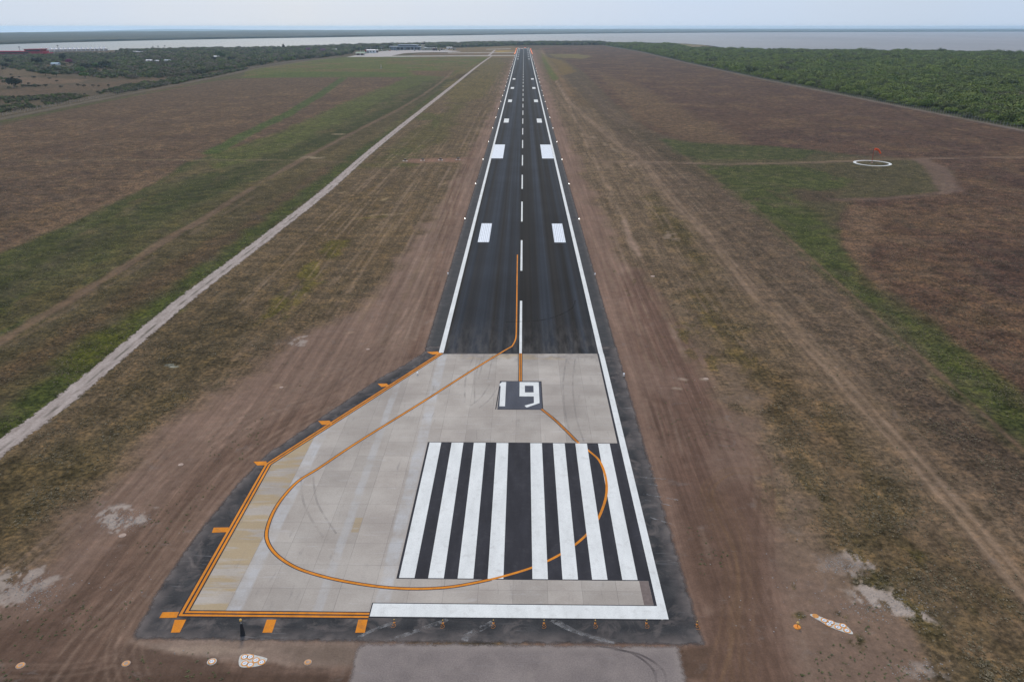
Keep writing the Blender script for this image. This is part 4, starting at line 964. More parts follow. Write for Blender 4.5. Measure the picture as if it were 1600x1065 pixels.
# approach slope units: dark boxes on paired white pads
def papi():
    r = empty('approach_slope_light', (0,0,0), 'x', 'light unit')
    for s_ in (-1, 1):
        b = MB(); b.box(s_*.55-.40, s_*.55+.40, -.75, .55, 0, .10); b.build('footing', M['pad_white'], r)
        b = MB(); b.box(s_*.45-.03, s_*.45+.03, -.05, .05, .10, .55); b.box(s_*.45-.03, s_*.45+.03, .35, .41, .10, .55); b.build('leg', M['orange_metal'], r)
    b = MB(); b.prof([(-.5,.55),(.5,.55),(.5,1.05),(.42,1.12),(-.42,1.12),(-.5,1.05)], -.15, .85); b.build('housing', M['dark_metal'], r)
    b = MB(); b.box(-.40,-.08,-.19,-.153,.66,.98); b.box(.08,.40,-.19,-.153,.66,.98); b.build('lens', M['glass_dark'], r)
    return r
pa = papi(); first = True
for (px, py), lab in zip([(633,251.5),(660.5,250.7),(688.3,250.2),(715.8,249.3)], ['first from the left','second from the left','third from the left','nearest the runway']):
    o = pa if first else copy_tree(pa); first = False
    x, y = G(px, py); o.location = (x, y, 0); o.scale = (1.1,1.1,.7); o['label'] = 'dark lamp box on white pads left of the runway, '+lab; o['group'] = 'row of approach slope lights left of the runway'

# wind sock and its white ring
x0, y0 = G(1363, 255.2)
b = MB(); nR = 64; vs = []
for k in range(nR):
    a = 2*math.pi*k/nR; wob = 1+.012*math.sin(3*a+1); 
    for rr, zz in ((7.9,.02),(7.9,.09),(6.75,.09),(6.75,.02)): vs.append((rr*wob*math.cos(a), rr*wob*math.sin(a), zz))
fs = []
for k in range(nR):
    k2_ = (k+1) % nR
    for j in range(3): fs.append((k*4+j, k2_*4+j, k2_*4+j+1, k*4+j+1))
b.add(vs, fs); o = b.build('marker_ring', M['white']); o.location = (x0, y0, 0)
tag(o, 'large white painted ring lying on the ground round the wind sock', 'ring')
x1, y1 = G(1362.2, 254.2)
r = empty('wind_sock', (x1, y1, 0), 'drooping orange-red wind sock on a thin red pole in the white ring', 'wind sock')
b = MB(); b.lathe([(.55,0),(.55,.12)], 14); b.build('footing', M['pad_pink'], r)
b = MB(); b.lathe([(.11,.12),(.09,3),(.06,6.1)], 8); b.build('pole', M['red_pole'], r)
b = MB(); b.tube([(.05,0,5.9),(.35,0,5.92)], .05, 6); b.lathe([(.46,5.5),(.46,5.56)], 12, (0,0,0)) if False else None; b.build('bracket', M['red_pole'], r)
b = MB(); b.tube([(.30,0,5.88),(.9,0,5.86),(1.6,0,5.75),(2.1,.02,5.45),(2.6,.05,4.85),(3.05,.08,4.2),(3.2,.08,3.95)], [.50,.47,.42,.40,.38,.33,.30], 14); b.build('sock', M['sock'], r, True)

# ================================================================== fences
def fence(name, line, step, lab, hgt=2.3):
    r = empty(name, (line[0][0], line[0][1], 0), lab, 'fence'); ox, oy = line[0]
    P = [Vector((*p, 0)) for p in line]; pts = []; s_ = 0
    for a, b_ in zip(P[:-1], P[1:]):
        L = (b_-a).length
        while s_ < L: pts.append(a+(b_-a)*(s_/L)); s_ += step
        s_ -= L
    d = (P[1]-P[0]).normalized(); nv = Vector((d.y, -d.x, 0))
    def post(mb, c_, h_=hgt):
        c_ = c_-Vector((ox, oy, 0)); tp = c_+Vector((0,0,h_))
        mb.tube([c_, c_+Vector((0,0,h_*.8)), tp+nv*.10, tp+nv*.42+Vector((0,0,.22))], [.085,.075,.07,.05], 5)
    vis = sorted(pts, key=lambda p: p.length); near_p, rest = vis[:100], vis[100:]
    for p in near_p: m = MB(); post(m, p, hgt*random.uniform(.93,1.07)); m.build('post', M['post_concrete'], r)
    m = MB()
    for p in rest: post(m, p)
    o = m.build('post', M['post_concrete'], r); tag(o, kind='stuff')
    m = MB()
    for hh in (.3,.7,1.1,1.5,1.9):
        m.tube([(p-Vector((ox,oy,0))+Vector((0,0,hh))) for p in P], .012, 3)
    m.build('wire', M['metal_grey'], r)
fence('boundary_fence', GP([(1700,222.5),(1600,202.5),(1400,164.2),(1200,125.6),(1080,99.6),(1000,81.2),(942,71.4)]), 3.4, 'long concrete post and wire fence between the brown field and the green scrub, right')
fence('boundary_fence', GP([(-120,207),(0,182),(200,144.5),(300,125.6),(400,105.6),(500,90.5),(560,83.8)]), 4.5, 'long thin fence beside the grey track at the left edge of the airfield')
# ================================================================== woods and scrub
def leaf_blob(rnd, n, rx, ry, rz, cz, size, lumps=5, core=True):
    n = int(n*1.15)
    """leaf clumps spread through a lumpy crown; returns verts, faces"""
    vs = []; fs = []
    cs = [(0,0,cz,1.0)]+[(rnd.uniform(-.6,.6)*rx, rnd.uniform(-.6,.6)*ry, cz+rnd.uniform(-.25,.45)*rz, rnd.uniform(.4,.7)) for _ in range(lumps)]
    for i in range(n):
        c_ = rnd.choice(cs); th = rnd.uniform(0, 6.283); ph = math.acos(rnd.uniform(-.55, 1)); rr = rnd.uniform(.62, 1.05)
        p = Vector((c_[0]+rx*c_[3]*rr*math.sin(ph)*math.cos(th), c_[1]+ry*c_[3]*rr*math.sin(ph)*math.sin(th), max(.15, c_[2]+rz*c_[3]*rr*math.cos(ph))))
        nrm = (p-Vector((c_[0], c_[1], c_[2]-.3*rz))).normalized()+Vector((rnd.uniform(-.4,.4), rnd.uniform(-.4,.4), rnd.uniform(-.1,.7)))
        nrm.normalize(); a = nrm.cross(Vector((rnd.uniform(-1,1), rnd.uniform(-1,1), .3))).normalized(); b_ = nrm.cross(a)
        s_ = size*rnd.uniform(.55, 1.25); k = len(vs)
        vs += [p+a*s_, p+b_*s_*.8+nrm*s_*.25, p-a*s_*.9, p-b_*s_*.75]; fs.append((k,k+1,k+2,k+3))
    return vs, fs
def variant(name, rnd, n, rx, ry, rz, cz, size, mat, lumps=5):
    vs, fs = leaf_blob(rnd, n, rx, ry, rz, cz, size, lumps)
    me = bpy.data.meshes.new(name); me.from_pydata([tuple(v) for v in vs], [], fs); me.materials.append(mat)
    return bpy.data.objects.new(name, me)
def scatter(name, P, scl, rot, idx, variants):
    me = bpy.data.meshes.new(name); me.vertices.add(len(P)); me.vertices.foreach_set('co', np.asarray(P, np.float32).ravel())
    for k, v, ty in (('scl', scl, 'FLOAT'), ('rot', rot, 'FLOAT'), ('idx', idx, 'INT')):
        at = me.attributes.new(k, ty, 'POINT'); at.data.foreach_set('value', np.asarray(v, np.float32 if ty == 'FLOAT' else np.int32))
    me.update(); o = link(bpy.data.objects.new(name, me))
    ng = bpy.data.node_groups.new(name+'_scatter', 'GeometryNodeTree')
    ng.interface.new_socket('Geometry', in_out='INPUT', socket_type='NodeSocketGeometry'); ng.interface.new_socket('Geometry', in_out='OUTPUT', socket_type='NodeSocketGeometry')
    gi = ng.nodes.new('NodeGroupInput'); go = ng.nodes.new('NodeGroupOutput')
    ip = ng.nodes.new('GeometryNodeInstanceOnPoints'); jn = ng.nodes.new('GeometryNodeJoinGeometry')
    for v in variants:
        oi = ng.nodes.new('GeometryNodeObjectInfo'); oi.inputs['Object'].default_value = v; oi.inputs['As Instance'].default_value = True
        ng.links.new(oi.outputs['Geometry'], jn.inputs[0])
    def na(nm, ty):
        n = ng.nodes.new('GeometryNodeInputNamedAttribute'); n.data_type = ty; n.inputs['Name'].default_value = nm; return n.outputs['Attribute']
    cb = ng.nodes.new('ShaderNodeCombineXYZ'); ng.links.new(na('rot','FLOAT'), cb.inputs[2])
    ng.links.new(gi.outputs[0], ip.inputs['Points']); ng.links.new(jn.outputs[0], ip.inputs['Instance']); ip.inputs['Pick Instance'].default_value = True
    ng.links.new(na('idx','INT'), ip.inputs['Instance Index']); ng.links.new(cb.outputs[0], ip.inputs['Rotation']); ng.links.new(na('scl','FLOAT'), ip.inputs['Scale'])
    ng.links.new(ip.outputs[0], go.inputs[0])
    md = o.modifiers.new('scatter', 'NODES'); md.node_group = ng
    return o
def fill(poly, spacing, density_fn=None, seed=0, far=1.0):
    r_ = np.random.RandomState(seed); P = np.array(poly); x0, y0 = P.min(0); x1, y1 = P.max(0)
    n = int((x1-x0)*(y1-y0)/spacing**2*1.25)
    x = r_.uniform(x0, x1, n); y = r_.uniform(y0, y1, n); m = sdpoly(poly, x, y)+6*fbm(x, y, 30, 3) > 0
    x, y = x[m], y[m]
    if density_fn is not None: m = r_.rand(len(x)) < density_fn(x, y); x, y = x[m], y[m]
    return x, y, r_
rnd = random.Random(3)
VW = [variant('shrub_clump', rnd, 520, rnd.uniform(3.4,4.6), rnd.uniform(3.2,4.4), rnd.uniform(2.2,3.4), rnd.uniform(1.6,2.4), .42, M['leaf_wood'], rnd.randint(4,7)) for _ in range(7)]
VB = [variant('shrub_clump', rnd, 260, rnd.uniform(2.4,4.4), rnd.uniform(2.4,4.0), rnd.uniform(1.8,3.4), rnd.uniform(1.4,2.4), .50, M['leaf_brush'], rnd.randint(3,7)) for _ in range(7)]
VF = [variant('tree_clump', rnd, 160, 7, 7, 5, 5, 1.5, M['leaf_far'], 6) for _ in range(3)]
# right-hand scrub
wr = GP([(948,71.0),(1005,80.6),(1080,98.6),(1200,124),(1400,162),(1600,200),(1900,258),(1900,90),(1600,84.6),(1400,82.4),(1200,79.8),(1140,77.9),(1080,77.2),(1060,72),(1000,70.5),(960,70.2)])
def dens_r(x, y): return np.clip(1.25-np.hypot(x, y)/4500+1.2*fbm(x, y, 45, 3), .25, 1)
x, y, r_ = fill(wr, 5.5, dens_r, 1)
d_ = np.hypot(x, y); sc_ = r_.uniform(.5, 1.35, len(x))**1.2*(1+.25*fbm(x, y, 80, 3)*2)*(.95+d_/6000)
sc_ = np.where(r_.rand(len(x)) < .03, sc_*1.5, sc_); edge_ = sdpoly(wr, x, y); sc_ *= np.where(edge_ < 7, .65, 1.0)
print('right scrub', len(x))
o = scatter('scrub_woodland', np.stack([x, y, np.zeros_like(x)-.25], 1), sc_, r_.uniform(0, 6.28, len(x)), r_.randint(0, 7, len(x)), VW)
tag(o, 'dense green scrub woodland beyond the fence at right, down to the lake', 'woodland', kind='stuff')
# marsh edge tree line at the far end and along the lake, left to right
wl = [
 (GP([(-300,94),(0,88),(60,86.5),(170,81),(300,78.2),(450,76.4),(560,72.3),(700,69.5),(800,68),(935,67.8),(960,70.2),(940,70.8),(850,71.0),(800,71.4),(730,74),(700,75.5),(640,76),(575,80),(548,85),(500,90.5),(440,96.5),(390,104.5),(350,110.5),(290,119.5),(240,123),(160,124),(128,118),(62,116),(0,103),(-300,120)]), 7.4, lambda x, y: np.clip(.80+2.2*fbm(x, y, 55, 3), .05, 1)),
 (GP([(152,145),(200,134),(290,121.5),(330,117),(380,108),(392,107),(330,121),(296,127),(240,138),(180,147),(155,148)]), 4.0, lambda x, y: np.clip(.8+1.5*fbm(x, y, 20, 3), .2, 1)),
 (GP([(-200,160),(0,153),(66,150),(100,148),(140,147),(130,154),(72,165),(60,157),(0,163),(-200,176)]), 4.0, lambda x, y: np.clip(.85+1.5*fbm(x, y, 20, 3), .2, 1)),
 (GP([(-200,182),(0,166),(50,162),(62,168),(0,178),(-200,214)]), 4.0, lambda x, y: np.clip(.8+1.5*fbm(x, y, 20, 3), .2, 1)),
 (GP([(0,136),(75,133),(76,135.5),(0,138.5)]), 6.0, lambda x, y: np.full(x.shape, .35)),
 (GP([(-200,138),(0,121),(15,122),(12,130),(-200,150)]), 6.0, lambda x, y: np.full(x.shape, .35)),
 (GP([(0,104),(50,103),(52,108),(0,111)]), 9.0, lambda x, y: np.full(x.shape, .5)),
]
xs_, ys2, ss_ = [], [], []
for k, (pl, sp, fn) in enumerate(wl):
    x, y, r_ = fill(pl, sp, fn, 20+k); xs_.append(x); ys2.append(y)
    s = r_.uniform(.6, 1.75, len(x))*(1.0+np.clip(np.hypot(x, y)-900, 0, 2000)/3600)
    if k: s = r_.uniform(.5, .95, len(x))
    ss_.append(s)
x = np.concatenate(xs_); y = np.concatenate(ys2); s = np.concatenate(ss_); r_ = np.random.RandomState(5)
clear = GP([(546,90),(552,79.8),(585,77.2),(610,76.5),(702,74.3),(735,76),(735,84),(600,90)])
m = sdpoly(clear, x, y) < 0; x, y, s = x[m], y[m], s[m]
# low growth where it stands in front of the red building and the tents
pxs = (x-CAMX)*CC*(KK/(y+HP))+818.3
s = np.where(pxs < 180, s*.62, s*.85)
keep_ = np.ones(len(x), bool)
for hx, hy, wl_, fr_ in [(85,102.5,14,60),(212,83.5,12,90),(220,84,10,90),(232.5,97.5,12,60),(245,98.3,9,60),(261,97.8,11,60),(337.5,91.6,12,70),(522,79.6,14,90)]+[(a_, b_, 8, 75) for a_, b_ in [(71,118.5),(127,116.5),(133,122.5),(151,107.5),(109,100.5),(99,97),(88,120),(165,107.5),(58,102),(482,81),(505,82.5),(346,92)]]:
    qx, qy = G(hx, hy); u_ = x-qx*(y/qy); keep_ &= ~((abs(u_) < wl_) & (y < qy+8) & (y > qy-fr_))
q0, q1 = G(120, 82)[1], G(120, 87)[1]
keep_ &= ~((pxs < 178) & (y > G(120, 83.6)[1]))
s = np.where((pxs < 185) & (y > G(120, 88)[1]), s*.7, s)
x, y, s = x[keep_], y[keep_], s[keep_]
print('left scrub', len(x))
o = scatter('scrub_thicket', np.stack([x, y, np.zeros_like(x)-.25], 1), s, r_.uniform(0, 6.28, len(x)), r_.randint(0, 7, len(x)), VB)
tag(o, 'grey-green thorn scrub and thicket beyond the left edge of the airfield', 'scrub', kind='stuff')

# individual small bushes in the brown field on the left
def ind_bush(px, py, w_, h_, mat, name, lab, cat, group=None, n=220, trunk=True):
    x, y = G(px, py); rr = random.Random(int(px*7+py)); r = empty(name, (x, y, 0), lab, cat, group)
    vs, fs = leaf_blob(rr, n, w_*.52, w_*.50, h_*.42, h_*.58, max(.28, w_*.085), 6)
    mesh_obj('crown', vs, fs, mat, r)
    b = MB(); b.tube([(0,0,-.1),(.05*w_,0,h_*.25),(.02*w_,.03*w_,h_*.5)], [h_*.035+.05, h_*.028+.04, .05], 7)
    for k in range(4):
        a = rr.uniform(0, 6.28); b.tube([(.03*w_,0,h_*.2),(math.cos(a)*w_*.18, math.sin(a)*w_*.18, h_*.42),(math.cos(a)*w_*.33, math.sin(a)*w_*.33, h_*.62)], [h_*.02+.03,.05,.03], 5)
    b.build('trunk', M['bark'], r); return r
T_ = [(22,138,12.5,11,'leaf_dark','broad_tree','large dark round tree alone in the brown field at far left','tree',700),
 (71,118.5,11,8,'leaf_green','broad_tree','green rounded tree left of centre of the scrub clump at left','tree',400),(88,120,8,6.5,'leaf_green','bushy_tree','smaller green tree just right of the rounded green tree','tree',300),
 (127,116.5,12,10,'leaf_bright','bushy_tree','bright lime green rounded tree in the scrub at left','tree',450),(133,122.5,11,7.5,'leaf_bright','bushy_tree','lime green bush in front of the brightest tree at left','tree',350),
 (151,107.5,12,9,'leaf_bright','bushy_tree','light green tree between two dark trees at left','tree',350),(165,107.5,15,11,'leaf_dark','broad_tree','dark broad tree right of the light green one at left','tree',400),
 (109,100.5,10,9,'leaf_magenta','blossoming_tree','magenta flowering tree in the scrub at left','tree',320),(99,97,11,15,'leaf_dark','tall_tree','tall dark tree beside the magenta flowering tree','tree',380),
 (58,102,16,13,'leaf_dark','broad_tree','dark broad tree below the red building','tree',400),(9,107.5,9,9,'leaf_dark','broad_tree','dark tree near the left edge of the photo below the scrub belt','tree',300),
 (15,101,11,10,'leaf_dark','broad_tree','dark tree below the left end of the red building','tree',300),(136,109,14,8,'leaf_dark','broad_tree','dark low tree left of the light green tree','tree',300),
 (346,92,18,14,'leaf_green','broad_tree','green spreading tree by the small white house at the middle left','tree',350),(334,97,11,9,'leaf_dark','broad_tree','dark tree in front of the bare tan patch at the middle left','tree',300),
 (362,97,12,9,'leaf_dark','broad_tree','dark rounded tree right of the small white house','tree',300),
 (482,81,13,10,'leaf_pink','blossoming_tree','pale pink flowering tree in the woods, left of two','tree',320),(505,82.5,13,10,'leaf_pink','blossoming_tree','pale pink flowering tree in the woods, right of two','tree',320),
 (443,78,9,16,'leaf_dark','tall_tree','tall dark tree standing above the woods before the lake','tree',320),(611,77.5,13,15,'leaf_dark','tall_tree','tall dark tree left of the terminal building','tree',320),
 (589,77.3,10,13,'leaf_dark','tall_tree','dark tree behind the pale hangar','tree',260),(637,77.2,12,15,'leaf_dark','tall_tree','dark tree rising behind the terminal roof','tree',260)]
for px, py, w_, h_, m, nm, lab, cat, n in T_: ind_bush(px, py, w_, h_, M[m], nm, lab, cat, None, n)
sh = [(40,135.5),(50,136),(60,135.8),(70,136),(95,137),(122,135.5),(130,136.2),(145,136),(155,136),(170,135.8),(45,133),(88,128),(135,118.5),(78,124),(30,122),(18,118),(52,122.5),(5,129)]
for k, (px, py) in enumerate(sh): ind_bush(px+random.uniform(-1,1), py, random.uniform(3,5), random.uniform(1.8,3), M['leaf_dark'], 'field_bush', 'small dark bush dotted over the brown field at far left', 'bush', 'bushes in the brown field at far left', 90)
# palms
def palm(px, py, h_, lab, lean=0):
    x, y = G(px, py); r = empty('palm_tree', (x, y, 0), lab, 'palm tree'); b = MB(); b.tube([(0,0,-.1),(lean*.4,0,h_*.5),(lean,0,h_)], [.42,.3,.26], 8); b.build('trunk', M['bark'], r)
    vs, fs = [], []; rr = random.Random(px)
    for k in range(26):
        a = rr.uniform(0, 6.28); up = rr.uniform(-.4, .9); L = rr.uniform(2.2, 3.1); pr = None
        for j in range(6):
            t_ = j/5; c_ = Vector((lean+math.cos(a)*L*t_, math.sin(a)*L*t_, h_+up*L*t_-1.3*t_*t_*L*.5)); sd_ = Vector((-math.sin(a), math.cos(a), 0))*(.42*math.sin(math.pi*min(.95,t_+.12)))
            vs += [c_-sd_, c_+sd_]
            if j: k_ = len(vs); fs.append((k_-4, k_-3, k_-1, k_-2))
    mesh_obj('crown', vs, fs, M['leaf_dark'], r)
palm(240, 81.5, 13, 'palm on the lake shore, left of the three at the middle left'); palm(248, 81.5, 13.5, 'middle palm of the three on the lake shore at the middle left', .4); palm(259, 81.3, 14, 'palm standing apart at the right of three on the lake shore')
palm(92.5, 83.5, 17, 'palm rising behind the row of white tents', -.5); palm(32, 84.5, 15, 'palm rising behind the red building', .3)

# tussocks and weeds standing in the rough ground, stones on the pale scrapes
t = NT('dry_grass'); r_n = t.n('ShaderNodeObjectInfo').outputs['Random']
rp = t.n('ShaderNodeValToRGB'); el = rp.color_ramp.elements; el[0].color = (.15,.125,.07,1); el[1].color = (.40,.32,.21,1)
for p_, c_ in ((.3,(.20,.165,.095,1)),(.55,(.26,.205,.135,1)),(.8,(.32,.26,.17,1))): e_ = el.new(p_); e_.color = c_
t.set(rp.inputs[0], r_n); M['dry_grass'] = t.finish(rp.outputs[0], .9, .1)
M['weed'] = leaf_mat('weed_leaves', [(.10,.115,.045),(.14,.15,.06),(.12,.12,.07)], .2, False)
M['stone'] = simple('pale_stone', (.30,.265,.24), .95, .25, 8)
def tuft(nm, mat, n, h_, spread, wd):
    vs, fs = [], []
    for k in range(n):
        a = rnd.uniform(0, 6.28); rr = rnd.uniform(0, .45)*spread; b0 = Vector((rr*math.cos(a), rr*math.sin(a), 0)); tip = b0+Vector((math.cos(a)*spread*rnd.uniform(.3,1), math.sin(a)*spread*rnd.uniform(.3,1), h_*rnd.uniform(.5,1)))
        s_ = Vector((-math.sin(a), math.cos(a), 0))*wd; md_ = (b0+tip)/2+Vector((0,0,h_*.2)); k_ = len(vs)
        vs += [b0-s_, b0+s_, md_+s_*.8, md_-s_*.8, tip]; fs += [(k_,k_+1,k_+2,k_+3),(k_+3,k_+2,k_+4)]
    me = bpy.data.meshes.new(nm); me.from_pydata([tuple(v) for v in vs], [], fs); me.materials.append(mat); return bpy.data.objects.new(nm, me)
r_ = np.random.RandomState(77)
rowi = np.repeat(np.arange(nr), nc)
cand = np.nonzero((Y < 420) & (Y > 50) & (gx.ravel() > -60) & (gx.ravel() < 1660) & (np.abs(X) > 19))[0]
vv = veg[cand]*(1.0+3.0*fbm(X[cand], Y[cand], 5, 3))
near_w = np.clip(170/(Y[cand]+22), .12, 1)
sel = cand[r_.rand(len(cand)) < .50*near_w*smooth(vv, .45, 1.6)]
gpd = sdpoly(apr, X[sel], Y[sel]); sel = sel[gpd < -.6]
gpl = dline(gl, X[sel], Y[sel]); sel = sel[gpl > 2.6]
print('tufts', len(sel))
P_ = np.stack([X[sel]+r_.uniform(-.2,.2,len(sel)), Y[sel]+r_.uniform(-.3,.3,len(sel)), np.zeros(len(sel))], 1)
VT = [tuft('grass_tuft', M['dry_grass'], 11, .20, .26, .03) for _ in range(4)]
o = scatter('grass_tufts', P_, r_.uniform(.22, .68, len(sel))*(1+Y[sel]/600), r_.uniform(0, 6.28, len(sel)), r_.randint(0, 4, len(sel)), VT)
tag(o, 'dry straw and olive grass tufts over the rough ground on both sides of the runway', 'grass', kind='stuff')
sel = cand[(veg[cand] < .6) & (fbm(X[cand], Y[cand], 7, 4, .6) > .07) & (r_.rand(len(cand)) < .030*near_w)]
gpd = sdpoly(apr, X[sel], Y[sel]); sel = sel[(gpd < -1.5)]; gpl = dline(gl, X[sel], Y[sel]); sel = sel[gpl > 2.2]
print('weeds', len(sel))
VE = [tuft('weed', M['weed'], 12, .14, .28, .04) for _ in range(3)]
o = scatter('weeds', np.stack([X[sel], Y[sel], np.zeros(len(sel))], 1), r_.uniform(.2, .75, len(sel)), r_.uniform(0, 6.28, len(sel)), r_.randint(0, 3, len(sel)), VE)
tag(o, 'scattered low green weeds on the bare dirt', 'weeds', kind='stuff')
def stone():
    b_ = bmesh.new(); bmesh.ops.create_icosphere(b_, subdivisions=1, radius=1)
    for v in b_.verts: v.co *= rnd.uniform(.7, 1.2); v.co.z = max(-.2, v.co.z*.6)
    me = bpy.data.meshes.new('stone'); b_.to_mesh(me); b_.free(); me.materials.append(M['stone']); return bpy.data.objects.new('stone', me)
VSn = [stone() for _ in range(4)]
px_, py_ = [], []
for (cx0, cy0, wx, wy, n_s_) in [(193,812,42,17,700),(45,922,48,28,700),(1318,880,40,15,600),(1385,945,75,24,700),(1435,1045,45,14,200),(460,532,18,6,80),(700,880,0,0,0),(1300,930,150,90,250),(220,930,160,90,250),(1060,598,40,30,60)]:
    for _ in range(n_s_): px_.append(cx0+r_.normal()*wx*.5); py_.append(min(1090, cy0+r_.normal()*wy*.5))
Q = np.array([G(a_, b_) for a_, b_ in zip(px_, py_)]); q_ok = sdpoly(apr, Q[:,0], Q[:,1]) < -1.2; Q = Q[q_ok]
o = scatter('stones', np.stack([Q[:,0], Q[:,1], np.zeros(len(Q))], 1), .02+.08*r_.rand(len(Q))**4, r_.uniform(0, 6.28, len(Q)), r_.randint(0, 4, len(Q)), VSn)
tag(o, 'small pale stones strewn over the limestone patches and dirt', 'stones', kind='stuff')

# ================================================================== buildings
def S(px, py): return 1/((py-42)*CC)                                # metres for one photograph pixel at that ground line
def bld(name, px, py, lab, cat): x, y = G(px, py); return empty(name, (x, y, 0), lab, cat), S(px, py)
# terminal
r, m_ = bld('terminal_building', 636, 78.2, 'long grey blue terminal with a raised middle and dark glazing beside the apron', 'building')
b = MB(); b.box(-42,-8,0,22,0,7.2); b.box(-8,34,0,22,0,7.2); b.build('wall', M['wall_grey'], r)
b = MB(); b.prof([(-46,7.2),(34,7.2),(52,4.2),(52,4.8),(34,8.2),(-46,8.8)], -5, 23); b.build('roof', M['roof_grey'], r)
b = MB(); b.box(-24,26,5,22,8.3,11.6); b.build('upper_storey', M['wall_grey'], r)
b = MB(); b.prof([(-27,11.4),(28,11.2),(30,11.9),(10,13.0),(-22,12.8)], 2, 23); b.build('upper_roof', M['roof_grey'], r)
b = MB(); b.box(-22,24,4.7,4.95,8.9,10.9); b.build('upper_window', M['glass_dark'], r)
for a, c_ in ((-28,-8),(-3,18),(21,33)): b = MB(); b.box(a, c_, -.35, -.05, 1.0, 5.8); b.build('window', M['glass_dark'], r)
for k in range(11): b = MB(); b.box(-44+k*8.8, -43.4+k*8.8, -4.6, -4.0, 0, 7.3-(0 if k < 9 else 1.5)); b.build('column', M['wall_white'], r)
b = MB(); b.box(34.3,50,1,20,0,4.4); b.build('side_wing', M['roof_grey'], r)
# tower
r, m_ = bld('control_tower', 661, 79, 'tan airport control tower with a dark glazed cab', 'control tower')
b = MB(); b.lathe([(4.3,0),(3.9,11.5),(5.6,13.0),(5.6,14.6),(4.6,14.7)], 8); b.build('shaft', M['wall_tan'], r)
b = MB(); b.lathe([(4.5,14.7),(5.0,18.0)], 8); b.build('cab_glazing', M['glass_dark'], r)
b = MB(); b.lathe([(5.5,18.0),(5.5,18.5),(2.6,19.2)], 8); b.build('roof', M['dark_metal'], r)
b = MB(); b.tube([(0,0,19.2),(0,0,21.5)], .09, 5); b.build('antenna', M['metal_grey'], r)
b = MB(); b.prof([(-5,0),(22,0),(22,5.8),(-5,5.8)], 1, 10); o = b.build('tower_block', M['wall_tan'], None); bx = r.location
o.name = 'office_building'; o.location = (bx[0]+7, bx[1]+2, 0); tag(o, 'low tan flat-roofed building at the foot of the control tower', 'building')
b = MB()
for k in range(6): b.box(-3+k*4, -1.2+k*4, .75, .95, 2.4, 4.2)
wo = b.build('window', M['glass_dark'], o)
b = MB(); b.prof([(-5.4,5.8),(22.4,5.8),(22.4,6.3),(-5.4,6.3)], .6, 10.4); b.build('roof', M['wall_white'], o)
def house(name, px, py, w_, d_, h_, wall, roof, lab, cat='house', ridge=1.6, flatroof=False, doors=1):
    r, _ = bld(name, px, py, lab, cat); b = MB(); b.box(-w_/2, w_/2, 0, d_, 0, h_); b.build('wall', M[wall], r)
    b = MB()
    if flatroof: b.box(-w_/2-.4, w_/2+.4, -.5, d_+.4, h_, h_+.5)
    else:
        e = .6; b.add([(-w_/2-e,-e,h_),(w_/2+e,-e,h_),(w_/2+e,d_+e,h_),(-w_/2-e,d_+e,h_),(-w_/2-e,d_/2,h_+ridge),(w_/2+e,d_/2,h_+ridge)], [(0,1,5,4),(2,3,4,5),(0,4,3),(1,2,5),(0,3,2,1)])
    b.build('roof', M[roof], r)
    for k in range(doors): b = MB(); cx_ = -w_/2+w_*(k+.5)/doors; b.box(cx_-1.1, cx_+1.1, -.08, -.02, .1 if k == 0 else h_*.35, h_*.75); b.build('door' if k == 0 else 'window', M['glass_dark'], r)
    return r
house('hangar', 579.5, 83.2, 19.5, 16, 6.2, 'wall_white', 'tent', 'white hangar with a pale roof beside the green shelter', 'hangar', 1.4, doors=3)
house('shed', 574, 80.6, 11, 7, 3.4, 'wall_red', 'roof_brown', 'small dark brown shed behind the white hangar', 'shed')
house('shed', 587.5, 81.6, 9, 8, 4, 'band_dark', 'roof_grey', 'dark low shed against the right end of the white hangar', 'shed', 1)
house('building', 679, 79.3, 10, 8, 5.2, 'band_dark', 'roof_brown', 'dark reddish building between the tan office and the slim white column', 'building', 1)
house('building', 672.5, 78.6, 8, 6, 3.6, 'wall_white', 'roof_grey', 'small white building beside the dark reddish one', 'building', .8)
house('water_tower', 682.2, 79.5, 2.6, 2.6, 8.2, 'wall_tan', 'wall_tan', 'slim pale tower block right of the dark reddish building', 'tower', .5, True)
house('building', 702, 76.4, 15, 9, 3.6, 'wall_white', 'tent', 'white roofed low building at the right end of the terminal area', 'building', 1)
house('building', 690, 78.2, 9, 6, 3.4, 'wall_tan', 'roof_brown', 'brown roofed low building left of the parked white plane', 'building', 1)
house('building', 709, 78.0, 12, 7, 3.6, 'wall_tan', 'roof_brown', 'brown roofed low building at the right end of the terminal area', 'building', 1)
